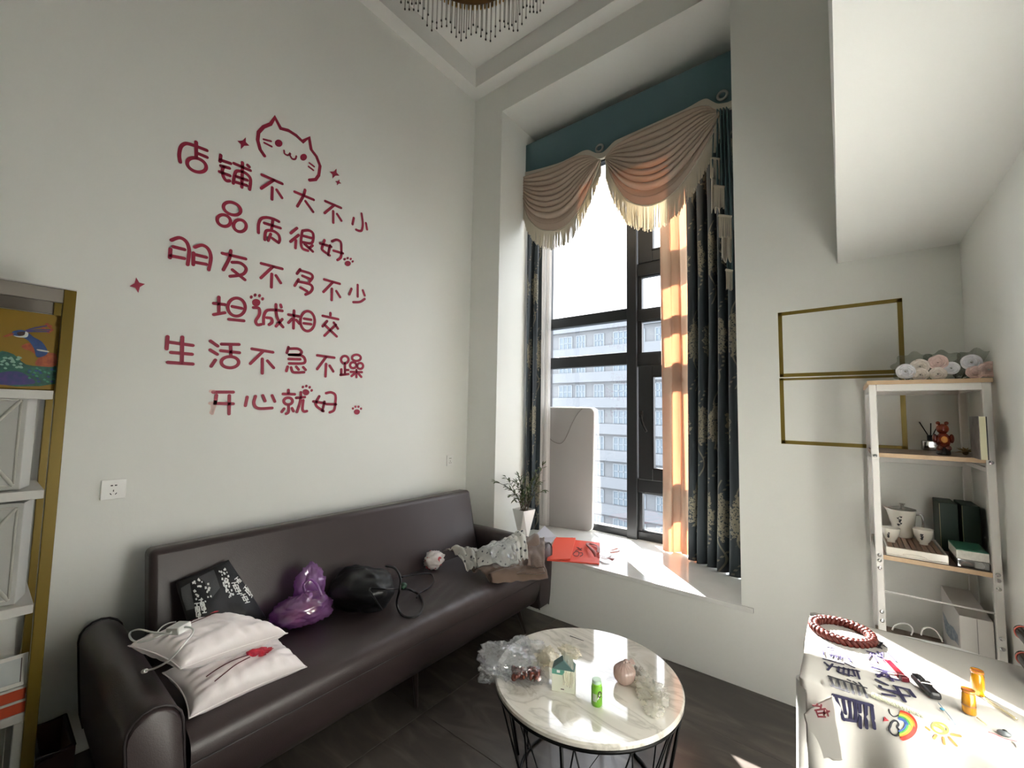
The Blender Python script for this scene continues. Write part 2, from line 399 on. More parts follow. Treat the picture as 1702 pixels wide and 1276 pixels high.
# ================================================================ CURTAINS
def curtain_mat():
    m = bpy.data.materials.new('damask'); m.use_nodes = True; n = m.node_tree; bs = n.nodes['Principled BSDF']
    N = n.nodes.new; L = n.links.new
    tc = N('ShaderNodeUVMap'); tc.uv_map = 'UVMap'
    sp = N('ShaderNodeSeparateXYZ'); L(tc.outputs[0], sp.inputs[0])
    def mth(op, a, b_=None, c=None):
        k = N('ShaderNodeMath'); k.operation = op
        for i, v in enumerate((a, b_, c)):
            if v is None: continue
            if isinstance(v, (int, float)): k.inputs[i].default_value = v
            else: L(v, k.inputs[i])
        return k.outputs[0]
    U, V = sp.outputs[0], sp.outputs[1]
    PX, PZ = 0.30, 0.62
    row = mth('FLOOR', mth('DIVIDE', V, PZ))
    u = mth('SUBTRACT', mth('FRACT', mth('ADD', mth('DIVIDE', U, PX), mth('MULTIPLY', mth('MODULO', row, 2), 0.5))), 0.5)
    v = mth('SUBTRACT', mth('FRACT', mth('DIVIDE', V, PZ)), 0.5)
    ux = mth('MULTIPLY', u, PX); vz = mth('MULTIPLY', v, PZ)
    no = N('ShaderNodeTexNoise'); no.inputs['Scale'].default_value = 26; no.inputs['Detail'].default_value = 6; L(tc.outputs[0], no.inputs['Vector'])
    ang = mth('ARCTAN2', vz, ux)
    rad = mth('SQRT', mth('ADD', mth('POWER', mth('DIVIDE', ux, 0.095), 2), mth('POWER', mth('DIVIDE', mth('SUBTRACT', vz, 0.06), 0.16), 2)))
    petal = mth('ADD', rad, mth('ADD', mth('MULTIPLY', mth('SINE', mth('MULTIPLY', ang, 14)), 0.10), mth('MULTIPLY', mth('SUBTRACT', no.outputs[0], 0.5), 0.9)))
    blob = mth('LESS_THAN', petal, 0.92)
    vo = N('ShaderNodeTexVoronoi'); vo.inputs['Scale'].default_value = 75; L(tc.outputs[0], vo.inputs['Vector'])
    wv = N('ShaderNodeTexNoise'); wv.inputs['Scale'].default_value = 45; wv.inputs['Detail'].default_value = 3; wv.inputs['Distortion'].default_value = 3; L(tc.outputs[0], wv.inputs['Vector'])
    lace = mth('GREATER_THAN', mth('ADD', vo.outputs['Distance'], mth('MULTIPLY', wv.outputs[0], 0.7)), 0.73)
    # stems: curved line through the lower half
    st = mth('ABSOLUTE', mth('SUBTRACT', ux, mth('MULTIPLY', mth('SINE', mth('MULTIPLY', vz, 22)), 0.028)))
    stem = mth('LESS_THAN', st, 0.006)
    st2 = mth('ABSOLUTE', mth('SUBTRACT', ux, mth('MULTIPLY', mth('SINE', mth('MULTIPLY', vz, -15)), 0.06)))
    dots = mth('MULTIPLY', mth('LESS_THAN', st2, 0.009), mth('GREATER_THAN', mth('SINE', mth('MULTIPLY', vz, 210)), 0.1))
    mask = mth('MINIMUM', mth('ADD', mth('MULTIPLY', blob, mth('ADD', mth('MULTIPLY', lace, 0.8), 0.02)), mth('MULTIPLY', mth('ADD', stem, dots), 0.6)), 1)
    mc = N('ShaderNodeMix'); mc.data_type = 'RGBA'; mc.inputs[6].default_value = lin('222d33'); mc.inputs[7].default_value = lin('857f6c')
    L(mask, mc.inputs[0]); L(mc.outputs[2], bs.inputs['Base Color']); bs.inputs['Roughness'].default_value = 0.62; bs.inputs['Sheen Weight'].default_value = 0.2
    bp = N('ShaderNodeBump'); bp.inputs['Strength'].default_value = 0.4; bp.inputs['Distance'].default_value = 0.002; L(mask, bp.inputs['Height']); L(bp.outputs[0], bs.inputs['Normal'])
    MATS['damask'] = m; return m
M_dam = curtain_mat()
M_sheer = cloth_mat('peach_sheer', 'c4b5a4', 0.42, 0.04, 'd8a888')
M_sheerw = cloth_mat('white_sheer', 'e8e6e4', 0.5, 0.25)
M_teal = mat('teal_fabric', '4a666c', 0.8, sheen=0.2, bump=(150, 0.06))
M_cream = cloth_mat('cream_satin', 'b9aa9b', 0.12, 0, 'd8a888')
M_trim = mat('cream_trim', 'b9b2a4', 0.8)
M_fringe = cloth_mat('cream_fringe', 'ddd6c6', 0.4)

def drape(name, path, z0, z1, nf, amp, m, label, seed=0, width=None, nu=160, nv=50, flare=0.0, cat='curtain', tilt=None):
    """hanging cloth with nf folds along path (list of (x,y)), with cloth-space UVs"""
    P = [Vector((x, y, 0)) for x, y in path]; rnd = random.Random(seed)
    ph = [rnd.uniform(0.75, 1.25) for _ in range(nf+2)]
    def fn(u, v):
        p = interp(P, u); q = interp(P, min(1, u+0.01)); q0 = interp(P, max(0, u-0.01))
        d = (q-q0).normalized(); n_ = Vector((d.y, -d.x, 0))
        uu = u + 0.03*math.sin(v*5+seed)*math.sin(u*PI)
        k = min(nf, int(uu*nf)); a = amp*ph[k]*(0.6+0.4*v+flare*max(0, v-0.85)*4)
        w = math.sin(uu*nf*2*PI+0.7*math.sin(v*3+seed))
        w = math.copysign(abs(w)**0.7, w)
        off = a*w + 0.012*nz((u*8, v*3, seed), 1)
        s = d*(0.010*math.cos(uu*nf*4*PI))
        return Vector((p.x, p.y, 0)) + n_*off + s + Vector((0, 0, z1+(z0-z1)*v + (0.006*math.sin(u*nf*2*PI) if v > 0.98 else 0)))
    b = MB().grid(fn, nu, nv); o = b.build(name, m, smooth=True, solid=0.003, weld=False)
    me = o.data; uvl = me.uv_layers.new(name='UVMap')
    Wc = width or nf*0.16
    for lp in me.loops:
        i = lp.vertex_index; uvl.data[lp.index].uv = ((i//nv)/(nu-1)*Wc, (1-(i % nv)/(nv-1))*(z1-z0))
    return tag(o, label, cat)
drape('window_curtain', [(1.745, 0.60), (1.86, 0.56), (2.0, 0.49), (2.135, 0.42)], ZSILL+0.004, 4.0, 5, 0.046, M_dam, 'dark teal damask drape hanging at the right side of the window', 3, width=1.15, flare=0.5)
drape('window_curtain', [(0.355, 0.38), (0.375, 0.43), (0.415, 0.47), (0.44, 0.50)], ZSILL+0.004, 4.0, 2, 0.016, M_dam, 'narrow dark damask drape bunched at the left side of the window', 5, width=0.5)
drape('sheer_curtain', [(1.505, 0.665), (1.60, 0.66), (1.68, 0.69), (1.77, 0.72)], ZSILL+0.006, 3.98, 2, 0.030, M_sheer, 'peach sheer curtain glowing in the sun beside the right drape', 8, nu=90, nv=60, flare=0.4)
drape('sheer_curtain', [(0.36, 0.62), (0.40, 0.63), (0.45, 0.65)], ZSILL+0.006, 3.98, 2, 0.012, M_sheerw, 'narrow white sheer curtain behind the left drape', 9, nu=50, nv=30)

VY = 0.36
vt = thing('curtain_valance', 'teal pelmet with two cream fringed swags across the window top', 'valance', (1.25, VY, 4.06))
def vp(x, y, yy=VY): return at(x/3.357+840, y/3.357+60, 1, yy)
bot = [(108, 765), (200, 742), (300, 712), (380, 675), (430, 647), (465, 640), (490, 650), (510, 657), (540, 655), (560, 642), (580, 622), (610, 592), (650, 572), (800, 505), (1000, 415), (1080, 370), (1110, 357), (1130, 356), (1160, 372), (1190, 383), (1240, 376)]
top_z = 4.063
bp_ = crom([vp(*q) for q in bot], 3)
bp_[0].x = NX0+0.004; bp_.append(Vector((NX1-0.004, VY, bp_[-1].z+0.005)))
poly = [Vector((NX0+0.004, VY, top_z))] + bp_ + [Vector((NX1-0.004, VY, top_z))]
MB().prism(poly, (0, 0.016, 0)).build('pelmet_board', M_teal, vt)
b = MB()
vs = []
for i, p in enumerate(bp_):
    vs += [p+Vector((0, -0.006, 0.004)), p+Vector((0, -0.006, -0.042)), p+Vector((0, 0.016, -0.042))]
b.add(vs, [(3*i+j, 3*i+j+1, 3*i+4+j, 3*i+3+j) for i in range(len(bp_)-1) for j in (0, 1)])
b.build('trim_band', M_trim, vt, solid=0.004, weld=False)
MB().box((NX0+0.004, VY+0.016, top_z-0.02), (NX1-0.004, 0.80, top_z)).build('added_light_block', M_teal, vt)  # added unseen board, stops daylight leaking over the pelmet
for q in ((525, 625), (1210, 330)):
    c = vp(*q, VY-0.01)
    o = MB().tube([c+Vector((0.030*math.cos(t*PI/10), 0, 0.030*math.sin(t*PI/10))) for t in range(20)], 0.009, 8, closed=True).build('rosette', mat('rosette_cord', '8d9088', 0.7), vt, smooth=True)
    MB().sphere(c, (0.018, 0.012, 0.018)).build('button', M_teal, o, smooth=True)

def swag(top, hem, depth, nf, frl, seed, y0):
    T = crom([vp(x, y, y0) for x, y in top], 4); H = crom([vp(x, y, y0) for x, y in hem], 4)
    NU, NV = 56, 16*nf
    def fn(u, v):
        a, h = interp(T, u), interp(H, u)
        vv = v**0.9
        p = a.lerp(h, vv); mid = math.sin(PI*u)
        k = vv/0.82*nf; fr = k-math.floor(k)
        fold = math.sqrt(max(0, 1-(2*fr-1)**2)) if vv < 0.82 else 0.35*math.sin(PI*min(1, (vv-0.82)/0.18))
        # catenary emphasis
        p.z += (0.05*(1-vv)*-mid)*0
        return p + Vector((0, -depth*math.sin(PI*u)**1.1*(0.35+0.65*vv) - 0.045*fold*(0.3+0.7*mid**0.7), -0.012*fr**3*mid))
    o = MB().grid(fn, NU, NV).build('swag', M_cream, vt, smooth=True, solid=0.003, weld=False)
    b = MB(); rnd = random.Random(seed)
    hb = [H[0].lerp(H[0], 0)]
    b.tube([fn(i/60, 1)+Vector((0, -0.003, -0.004)) for i in range(61)], 0.006, 6)
    for i in range(270):
        u = (i+0.5)/270; p = fn(u, 1)
        l = frl*rnd.uniform(0.86, 1.05)*(0.75+0.25*math.sin(PI*u)); w = 0.0028
        x = rnd.uniform(-1, 1)*0.005; yy = rnd.uniform(-1, 1)*0.006
        q = p+Vector((x, yy, -l))
        b.add([p+Vector((-w, -0.002, 0)), p+Vector((w, -0.002, 0)), p+Vector((0, w*1.2, 0)), q+Vector((-w, -0.002, 0)), q+Vector((w, -0.002, 0)), q+Vector((0, w*1.2, 0))],
              [(0, 1, 4, 3), (1, 2, 5, 4), (2, 0, 3, 5), (3, 4, 5)])
    f = b.build('fringe', M_fringe, o, weld=False); f['kind'] = 'stuff'
    return fn
swag([(100, 787), (200, 765), (300, 735), (400, 685), (470, 672), (520, 690)], [(100, 935), (112, 965), (140, 1020), (200, 1075), (270, 1092), (340, 1075), (400, 1020), (450, 930), (500, 800), (532, 690)], 0.06, 9, 0.17, 1, VY-0.012)
swag([(560, 680), (620, 622), (700, 580), (900, 490), (1100, 402), (1195, 430)], [(560, 690), (590, 770), (640, 860), (700, 925), (780, 955), (860, 945), (950, 890), (1030, 790), (1100, 670), (1160, 550), (1205, 435)], 0.07, 9, 0.20, 2, VY-0.012)
# cascade at the right end: teal pleats with tasselled tiers
def cpl(x, y, yy): return vp(x, y, yy)
b = MB()
def jf(u, v):
    a = cpl(1165+85*u, 425-20*u, VY-0.004); bt = cpl(1140+130*u+14, 680+420*u**0.7, VY-0.004)
    p = a.lerp(bt, v); return p+Vector((0, -0.022*math.sin(u*5*2*PI)-0.01, 0))
cas = b.grid(jf, 60, 24).build('cascade', M_teal, vt, smooth=True, solid=0.003, weld=False)
def tassel(x0, x1, y0, y1, yy, flat=False):
    b = MB(); A, B_ = cpl(x0, y0, yy), cpl(x1, y0+8, yy); l = abs(cpl(x0, y1, yy).z-A.z)
    b.tube([A, B_], 0.009, 6)
    n_ = 16
    for i in range(n_):
        p = A.lerp(B_, (i+0.5)/n_); w = (B_-A).length/n_*0.42
        if flat: l2 = l
        else: l2 = l*random.uniform(0.93, 1.03)
        q = p+Vector((random.uniform(-1, 1)*0.003, 0, -l2))
        b.add([p+Vector((-w, -w, 0)), p+Vector((w, -w, 0)), p+Vector((0, w, 0)), q+Vector((-w, -w, 0)), q+Vector((w, -w, 0)), q+Vector((0, w, 0))], [(0, 1, 4, 3), (1, 2, 5, 4), (2, 0, 3, 5), (3, 4, 5)])
    b.build('tassel', M_fringe, cas, weld=False)
tassel(1143, 1196, 680, 795, VY-0.03); tassel(1164, 1222, 835, 955, VY-0.045); tassel(1190, 1262, 1000, 1125, VY-0.05)
for (x0, x1, y0, y1, ph) in ((1150, 1195, 795, 990, 0), (1208, 1262, 1118, 1262, 1)):
    b = MB()
    def cf(u, v):
        p = cpl(x0+(x1-x0)*u, y0+(y1-y0)*v*(0.8+0.2*abs(math.cos(u*6+ph))), VY-0.02); return p+Vector((0, -0.012*math.sin(u*4*PI), 0))
    b.grid(cf, 24, 10).build('cream_tail', M_trim, cas, smooth=True, solid=0.003, weld=False)
tassel(1229, 1268, 1303, 1413, VY-0.02)
b = MB()
def jf2(u, v):
    a = cpl(1215+50*u, 700, VY+0.02); bt = cpl(1240+32*u, 1350+60*u, VY+0.02)
    p = a.lerp(bt, v); return p+Vector((0, -0.012*math.sin(u*3*2*PI), 0))
b.grid(jf2, 30, 16).build('cascade_lining', M_teal, cas, smooth=True, solid=0.003, weld=False)

# ================================================================ THINGS IN THE BAY
M_white = mat('white_plastic', 'e9e9e6', 0.35)
# large rounded white panel leaning on the glass
bl, br_ = Vector((0.345, 0.655, ZSILL)), Vector((0.848, 0.765, ZSILL))
ex = (br_-bl).normalized(); ey = Vector((-ex.y, ex.x, 0)); lean = 0.048
up = (Vector((0, 0, 1))*math.cos(lean)+ey*math.sin(lean)).normalized(); nn = ex.cross(up)
Mp = Matrix((ex, -nn, up)).transposed().to_4x4(); Mp = Matrix.Translation(bl) @ Mp
W_, H_, R_ = (br_-bl).length, 1.115, 0.05
def rrect(w, h, r, n=6, corners=(1, 1, 1, 1)):
    out = []
    for (cx, cz, a0), on in zip(((w-r, r, -90), (w-r, h-r, 0), (r, h-r, 90), (r, r, 180)), corners):
        if not on: out.append((w if cx > r else 0, h if cz > r else 0)); continue
        for i in range(n+1):
            a = math.radians(a0+90*i/n); out.append((cx+r*math.cos(a), cz+r*math.sin(a)))
    return out
pn = thing('folding_board', 'tall white rounded panel with a cord leaning on the window glass', 'panel', bl.lerp(br_, 0.5))
rr = rrect(W_, H_, 0.05)
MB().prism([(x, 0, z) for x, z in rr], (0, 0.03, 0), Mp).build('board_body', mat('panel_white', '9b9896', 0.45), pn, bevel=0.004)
MB().tube([(x, 0.015, z) for x, z in rrect(W_, H_, 0.05)], 0.011, 8, closed=True, M=Mp).build('edge_rim', M_white, pn, smooth=True)
def inpanel(px, py):
    d = _f + CR*((px-CX)/F_PX) - CU*((py-CY)/F_PX); n_ = (Mp.to_3x3() @ Vector((0, 1, 0)))
    t = (bl-CAM).dot(n_)/d.dot(n_); return CAM+d*t - n_*0.006
cp = [(968, 679), (960, 688), (952, 702), (945, 718), (938, 732), (930, 737), (918, 732), (910, 722), (905, 708), (904, 692), (908, 679)]
MB().tube(crom([inpanel(*q) for q in cp], 5), 0.0036, 6).build('cord', mat('cord_grey', '6f6a66', 0.5), pn, smooth=True)

# potted plant
M_pot = mat('pot_white', 'e4e2de', 0.45); M_soil = mat('soil', '2c241c', 0.95)
pc = Vector((0.50, 0.20, ZSILL))
pt_ = thing('potted_plant', 'small leafy plant in a white faceted pot on the window sill', 'plant', pc)
s_ = 0.078; b = MB()
zt, zb = 0.245, 0.0
top = [Vector((s_*math.cos(a), s_*math.sin(a), zt)) for a in [math.radians(45+90*i-10) for i in range(4)]]
botp = [Vector((0.05*math.cos(a), 0.05*math.sin(a), zb)) for a in [math.radians(90*i-10) for i in range(4)]]
top = [t*1.25 if 0 else Vector((t.x*1.25, t.y*1.25, t.z)) for t in top]
vs = top+botp; fs = []
for i in range(4):
    j = (i+1) % 4
    fs.append((i, 4+(i) % 4, 4+(i+1) % 4)); fs.append((i, 4+(i+1) % 4, j))
fs.append((7, 6, 5, 4))
b.add([v+pc for v in vs], fs)
it = [pc+Vector((t.x*0.9, t.y*0.9, zt)) for t in top]; ib = [pc+Vector((t.x*0.88, t.y*0.88, zt-0.02)) for t in top]
b.add([v+pc for v in top]+it+ib, [(i, (i+1) % 4, 4+(i+1) % 4, 4+i) for i in range(4)]+[(4+i, 4+(i+1) % 4, 8+(i+1) % 4, 8+i) for i in range(4)])
b.build('pot', M_pot, pt_)
MB().add([p for p in ib], [(0, 1, 2, 3)]).build('soil', M_soil, pt_)
M_leaf = mat('leaf_green', '3c4a2c', 0.5, mottle=(20, 0.8, '59683c')); M_stem = mat('stem_brown', '4a4030', 0.8)
rnd = random.Random(5)
def leaf_mesh(b, p, d, l, w):
    d = d.normalized(); s = d.cross(Vector((0, 0, 1)))
    s = s.normalized() if s.length > 0.1 else Vector((1, 0, 0)); n_ = s.cross(d)
    pts = [p, p+d*l*0.3+s*w+n_*l*0.04, p+d*l*0.7+s*w*0.8-n_*l*0.02, p+d*l-n_*l*0.12, p+d*l*0.7-s*w*0.8-n_*l*0.02, p+d*l*0.3-s*w+n_*l*0.04]
    c = [p+d*l*0.3-n_*l*0.02, p+d*l*0.7-n_*l*0.08]
    b.add(pts+c, [(0, 6, 1), (1, 6, 7, 2), (2, 7, 3), (0, 5, 6), (5, 4, 7, 6), (4, 3, 7)])
stems = [((824, 800), -0.04), ((840, 792), 0.02), ((846, 812), 0.04), ((850, 822), 0.06), ((862, 790), 0.2), ((872, 795), 0.22), ((884, 800), 0.22), ((903, 772), 0.24), ((899, 800), 0.24), ((905, 815), 0.22), ((878, 812), 0.16), ((866, 815), 0.2), ((855, 830), 0.07), ((890, 785), 0.2), ((858, 800), 0.17)]
stb = MB()
k = 0
for (q, yy) in stems:
    tip = at(q[0], q[1], 1, yy); base = pc+Vector((rnd.uniform(-.03, .03), rnd.uniform(-.03, .03), zt-0.02))
    mid = base.lerp(tip, 0.5)+Vector((rnd.uniform(-.02, .02), 0, 0.05))
    path = crom([base, mid, tip], 6); stb.tube(path, [0.0028*(1-0.5*i/len(path)) for i in range(len(path))], 5)
    for i in range(3, len(path)):
        for sgn in (-1, 1):
            if rnd.random() < 0.2: continue
            d = (path[i]-path[i-1]).normalized(); sd = Vector((rnd.uniform(-1, 1), rnd.uniform(-1, 1), rnd.uniform(-0.6, 0.4)))
            lb = MB(); leaf_mesh(lb, path[i], d*0.8+sd*0.9, rnd.uniform(0.035, 0.055), rnd.uniform(0.007, 0.0105))
            lb.build('leaf', M_leaf, pt_, weld=False)
    lb = MB(); leaf_mesh(lb, tip, (tip-path[-3])+Vector((0, 0, -0.01)), 0.045, 0.009); lb.build('leaf', M_leaf, pt_, weld=False)
stb.build('stem', M_stem, pt_, weld=False)
# white card folded on the sill
c = [at(882, 897, 2, ZSILL+0.003), at(905, 874, 2, ZSILL+0.07), at(925, 892, 2, ZSILL+0.045), at(915, 904, 2, ZSILL+0.004)]
M_paper = mat('white_paper', 'dcdce6', 0.6)
b = MB(); b.prism([c[0], c[1], c[2], c[3]], (0, 0.002, 0.003)); tag(b.build('paper_card', M_paper), 'white paper card lying on the sill beside the red gift bag', 'card')

# flat red paper gift bag + envelope flap, with ribbon handles
M_red = mat('vermilion_paper', 'e4492f', 0.55); M_red2 = mat('vermilion_paper_fold', 'ec573c', 0.55)
z = ZSILL
gb = thing('gift_bag', 'flat vermilion paper gift bag with ribbon handles on the window sill', 'bag', at(950, 920, 2, z))
P4 = [at(x, y, 2, z+0.004) for x, y in ((924, 895), (997, 903), (996, 938), (909, 932))]
MB().prism(P4, (0, 0, 0.008)).build('bag_body', M_red, gb, bevel=0.001)
P4 = [at(x, y, 2, z+0.018) for x, y in ((923, 894), (957, 895), (948, 930), (909, 931))]
MB().prism(P4, (0, 0, 0.008)).build('folded_base', M_red2, gb, bevel=0.001)
def ribbon(path, w, m, name, parent, wv=Vector((0, 0, 1))):
    pts = crom(path, 5); b = MB(); vs = []
    for i, p in enumerate(pts):
        d = (pts[min(i+1, len(pts)-1)]-pts[max(0, i-1)]).normalized(); s = d.cross(wv)
        s = s.normalized() if s.length > .05 else Vector((1, 0, 0))
        tw = math.sin(i*0.35)*0.5; s = (s*math.cos(tw)+wv*math.sin(tw))
        vs += [p-s*w/2, p+s*w/2]
    b.add(vs, [(2*i, 2*i+1, 2*i+3, 2*i+2) for i in range(len(pts)-1)])
    return b.build(name, m, parent, smooth=True, solid=0.0012, weld=False)
M_rib = mat('dark_red_ribbon', '8e3b34', 0.45); M_rib2 = mat('pink_ribbon', 'c88f86', 0.4)
A = lambda x, y, h: at(x, y, 2, z+h)
ribbon([A(990, 925, .02), A(985, 915, .05), A(976, 905, .045), A(980, 903, .02), A(994, 908, .03), A(994, 918, .03)], 0.022, M_rib, 'ribbon_handle', gb)
ribbon([A(994, 922, .02), A(1003, 925, .025), A(1014, 928, .02), A(1020, 930, .02)], 0.024, M_rib, 'ribbon_handle', gb)
ribbon([A(997, 917, .02), A(1008, 915, .03), A(1018, 914, .02), A(1030, 910, .03), A(1028, 916, .02), A(1014, 918, .02)], 0.016, M_rib2, 'ribbon_handle', gb)
# printed monogram
def stroke_set(strokes, to3, w, nrm, name, m, parent=None, lift=0.0012, label=None, cat=None, th=0.0016):
    """strokes: list of (pts, smooth) in 2D; to3 maps 2D->3D surface point; ribbon of width w lying on a plane with normal nrm"""
    b = MB(); nrm = Vector(nrm).normalized()
    for st in strokes:
        pts, sm = st[0], st[1]; ww = st[2]*w if len(st) > 2 else w
        P = [Vector(to3(*q)) for q in pts]; closed = sm == 'c'
        if sm: P = crom(P, 5, closed=closed)
        nP = len(P); vs = []; fs = []
        for i, p in enumerate(P):
            if closed: d = P[(i+1) % nP]-P[i-1]
            else: d = P[min(i+1, nP-1)]-P[max(0, i-1)]
            d = (d-nrm*d.dot(nrm)).normalized(); s = nrm.cross(d)
            k = 1.0
            if 0 < i < nP-1 or closed:
                a1 = (P[i]-P[i-1]).normalized(); a2 = (P[(i+1) % nP]-P[i]).normalized(); cs = max(-1, min(1, a1.dot(a2)))
                k = min(1.6, 1/max(0.3, math.sqrt((1+cs)/2)))
            q = p+nrm*lift
            vs += [q-s*ww/2*k, q+s*ww/2*k]
        for i in range(nP if closed else nP-1):
            j = (i+1) % nP; fs.append((2*i, 2*i+1, 2*j+1, 2*j))
        b.add([v+nrm*th for v in vs], fs)
        b.add(vs, fs)
        if closed:
            o = len(b.v)-4*nP
            fs2 = [(2*i+e, 2*((i+1) % nP)+e, 2*((i+1) % nP)+e+2*nP, 2*i+e+2*nP) for i in range(nP) for e in (0, 1)]
            b.f += [[o+i for i in f] for f in fs2]
        else:
            o = len(b.v)-4*nP
            fs2 = [(2*i+e, 2*(i+1)+e, 2*(i+1)+e+2*nP, 2*i+e+2*nP) for i in range(nP-1) for e in (0, 1)]
            b.f += [[o+i for i in f] for f in fs2]
            for e, sg in ((0, -1), (nP-1, 1)):
                d = (P[min(e+1, nP-1)]-P[max(0, e-1)]); d = (d-nrm*d.dot(nrm)).normalized()*sg; s = nrm.cross(d)
                c = P[e]+nrm*lift; n_ = 7
                cap = [c + (s*math.cos(PI*k/(n_-1)) + d*math.sin(PI*k/(n_-1)))*ww/2 for k in range(n_)]
                b.prism(cap, nrm*th)
    o = b.build(name, m, parent, weld=False)
    if label: tag(o, label, cat)
    return o
M_ink = mat('black_ink', '3a2224', 0.6)
cz = lambda x, y: at(x/4.2525+880, y/4.2525+900, 2, z+0.013)
stroke_set([([(310, 85), (325, 72), (345, 72), (350, 90), (340, 102), (318, 100), (308, 90)], 's'), ([(352, 80), (372, 80), (375, 95), (358, 105)], 's'), ([(325, 65), (345, 58), (368, 62)], 's'), ([(335, 40), (352, 52), (370, 48)], 's'), ([(345, 42), (365, 60)], '')], cz, 0.005, (0, 0, 1), 'printed_mark', M_ink, gb)
# brown crumpled bit behind the bag
c = A(951, 896, 0.012)
tag(MB().sphere(c, (0.022, 0.016, 0.014), 14, 9, fn=lambda d: 1+0.35*nz(d, 3, 2)).build('wrapped_snack', mat('brown_wrap', '7a5a42', 0.5), smooth=True), 'tiny brown wrapped snack behind the red gift bag', 'snack')

# ================================================================ WALL STICKERS
M_stk = mat('crimson_vinyl', '9c2440', 0.5)
M_stkp = mat('peeled_pink_vinyl', 'e6c8bf', 0.6)
wc1 = lambda x, y: at(x/3.868+200, y/3.868+180, 0, 0.0)
wc2 = lambda x, y: at(x/3.868+200, y/3.868+440, 0, 0.0)
def E(cx, cy, rx, ry, a=0, n=12):
    a = math.radians(a); out = []
    for i in range(n):
        t = 2*PI*i/n; x, y = rx*math.cos(t), ry*math.sin(t)
        out.append((cx+x*math.cos(a)-y*math.sin(a), cy+x*math.sin(a)+y*math.cos(a)))
    return (out, 'c')
def L(*p): return (list(p), '')
def S(*p): return (list(p), 's')
BU1 = lambda cx, cy, k, yo: [L((cx-68*k, cy-35*k+yo*0), (cx+65*k, cy+22*k)), L((cx+8*k, cy), (cx-72*k, cy+55*k)), L((cx, cy+45*k), (cx-1*k, cy+125*k)), L((cx+28*k, cy+60*k), (cx+62*k, cy+112*k))]
lines = []
lines.append(('top line of crimson lettering, under the cat face on the left wall', wc1, [
    [S((384, 345), (378, 300), (388, 250), (415, 228), (450, 232), (500, 250), (555, 271)), L((487, 218), (487, 318)), L((492, 288), (556, 315)), E(490, 365, 64, 42, 22)],
    [L((645, 302), (640, 342)), L((643, 333), (708, 355)), L((645, 370), (700, 385)), S((665, 375), (655, 400), (662, 440), (680, 465), (702, 466)), L((637, 408), (703, 433)), L((730, 355), (835, 400)), L((785, 350), (780, 508)), L((818, 366), (828, 376)), S((725, 482), (735, 425), (752, 403), (800, 415), (832, 445), (836, 480), (830, 522)), L((742, 438), (815, 462)), L((738, 474), (812, 496))],
    [L((910, 428), (1040, 485)), L((985, 462), (905, 515)), L((976, 510), (974, 585)), L((1005, 525), (1038, 575))],
    [L((1120, 537), (1242, 588)), S((1187, 525), (1175, 565), (1137, 630)), L((1190, 598), (1238, 665))],
    [L((1317, 597), (1418, 640)), L((1375, 622), (1313, 673)), L((1368, 662), (1368, 735)), L((1393, 680), (1420, 722))],
    [S((1550, 677), (1558, 740), (1552, 782), (1535, 788), (1515, 780)), L((1500, 705), (1492, 745)), L((1578, 738), (1585, 778))]]))
lines.append(('second line of crimson lettering, beginning with three rings', wc1, [
    [E(718, 645, 58, 38, 22), E(665, 722, 44, 36, 25), E(768, 755, 41, 38, 20)],
    [S((887, 800), (888, 745), (905, 710), (940, 702), (985, 712), (1018, 728)), L((925, 738), (1028, 770)), L((980, 718), (972, 775)), S((928, 845), (932, 800), (945, 785), (985, 790), (1015, 812), (1024, 842), (1018, 862)), L((966, 808), (950, 850)), L((975, 835), (1016, 864))],
    [L((1135, 770), (1095, 803)), L((1145, 815), (1093, 857)), L((1128, 848), (1125, 898)), S((1170, 788), (1210, 785), (1238, 805), (1238, 850), (1222, 868), (1170, 860)), L((1175, 820), (1232, 835)), S((1168, 795), (1160, 860), (1170, 900), (1205, 915)), L((1185, 872), (1236, 920)), L((1235, 882), (1215, 898))],
    [S((1312, 848), (1298, 890), (1300, 912), (1345, 945)), L((1283, 868), (1355, 890)), L((1348, 882), (1335, 942)), S((1360, 855), (1390, 845), (1416, 860), (1420, 900), (1418, 955), (1395, 975)), L((1370, 915), (1430, 932))]]))
lines.append(('third line of crimson lettering, level with the large star', wc1, [
    [S((328, 848), (380, 832), (425, 860), (442, 920), (432, 1005)), L((340, 890), (412, 908)), L((322, 905), (318, 960)), L((322, 948), (410, 965)),
     S((478, 893), (525, 880), (565, 905), (582, 960), (568, 1038)), L((478, 940), (552, 958)), L((470, 930), (468, 1005)), L((470, 988), (552, 1003))],
    [L((655, 932), (805, 968)), S((710, 915), (700, 965), (662, 1038)), S((718, 990), (772, 995), (808, 1030), (785, 1068), (705, 1080)), L((720, 1038), (800, 1102))],
    [L((905, 997), (1040, 1032)), L((980, 1018), (903, 1090)), L((973, 1065), (970, 1150)), L((1000, 1075), (1030, 1122))],
    [L((1155, 1035), (1135, 1063)), S((1155, 1042), (1220, 1062), (1235, 1085), (1215, 1115)), L((1170, 1077), (1215, 1095)), L((1145, 1100), (1120, 1140)), S((1140, 1113), (1215, 1130), (1235, 1155), (1220, 1182), (1190, 1197)), L((1160, 1153), (1200, 1176))],
    [L((1310, 1100), (1410, 1128)), L((1365, 1118), (1305, 1180)), L((1360, 1160), (1358, 1232)), L((1388, 1175), (1412, 1213))],
    [L((1525, 1135), (1525, 1210)), L((1485, 1160), (1472, 1195)), L((1558, 1170), (1570, 1203)), S((1570, 1225), (1540, 1244), (1497, 1246))]]))
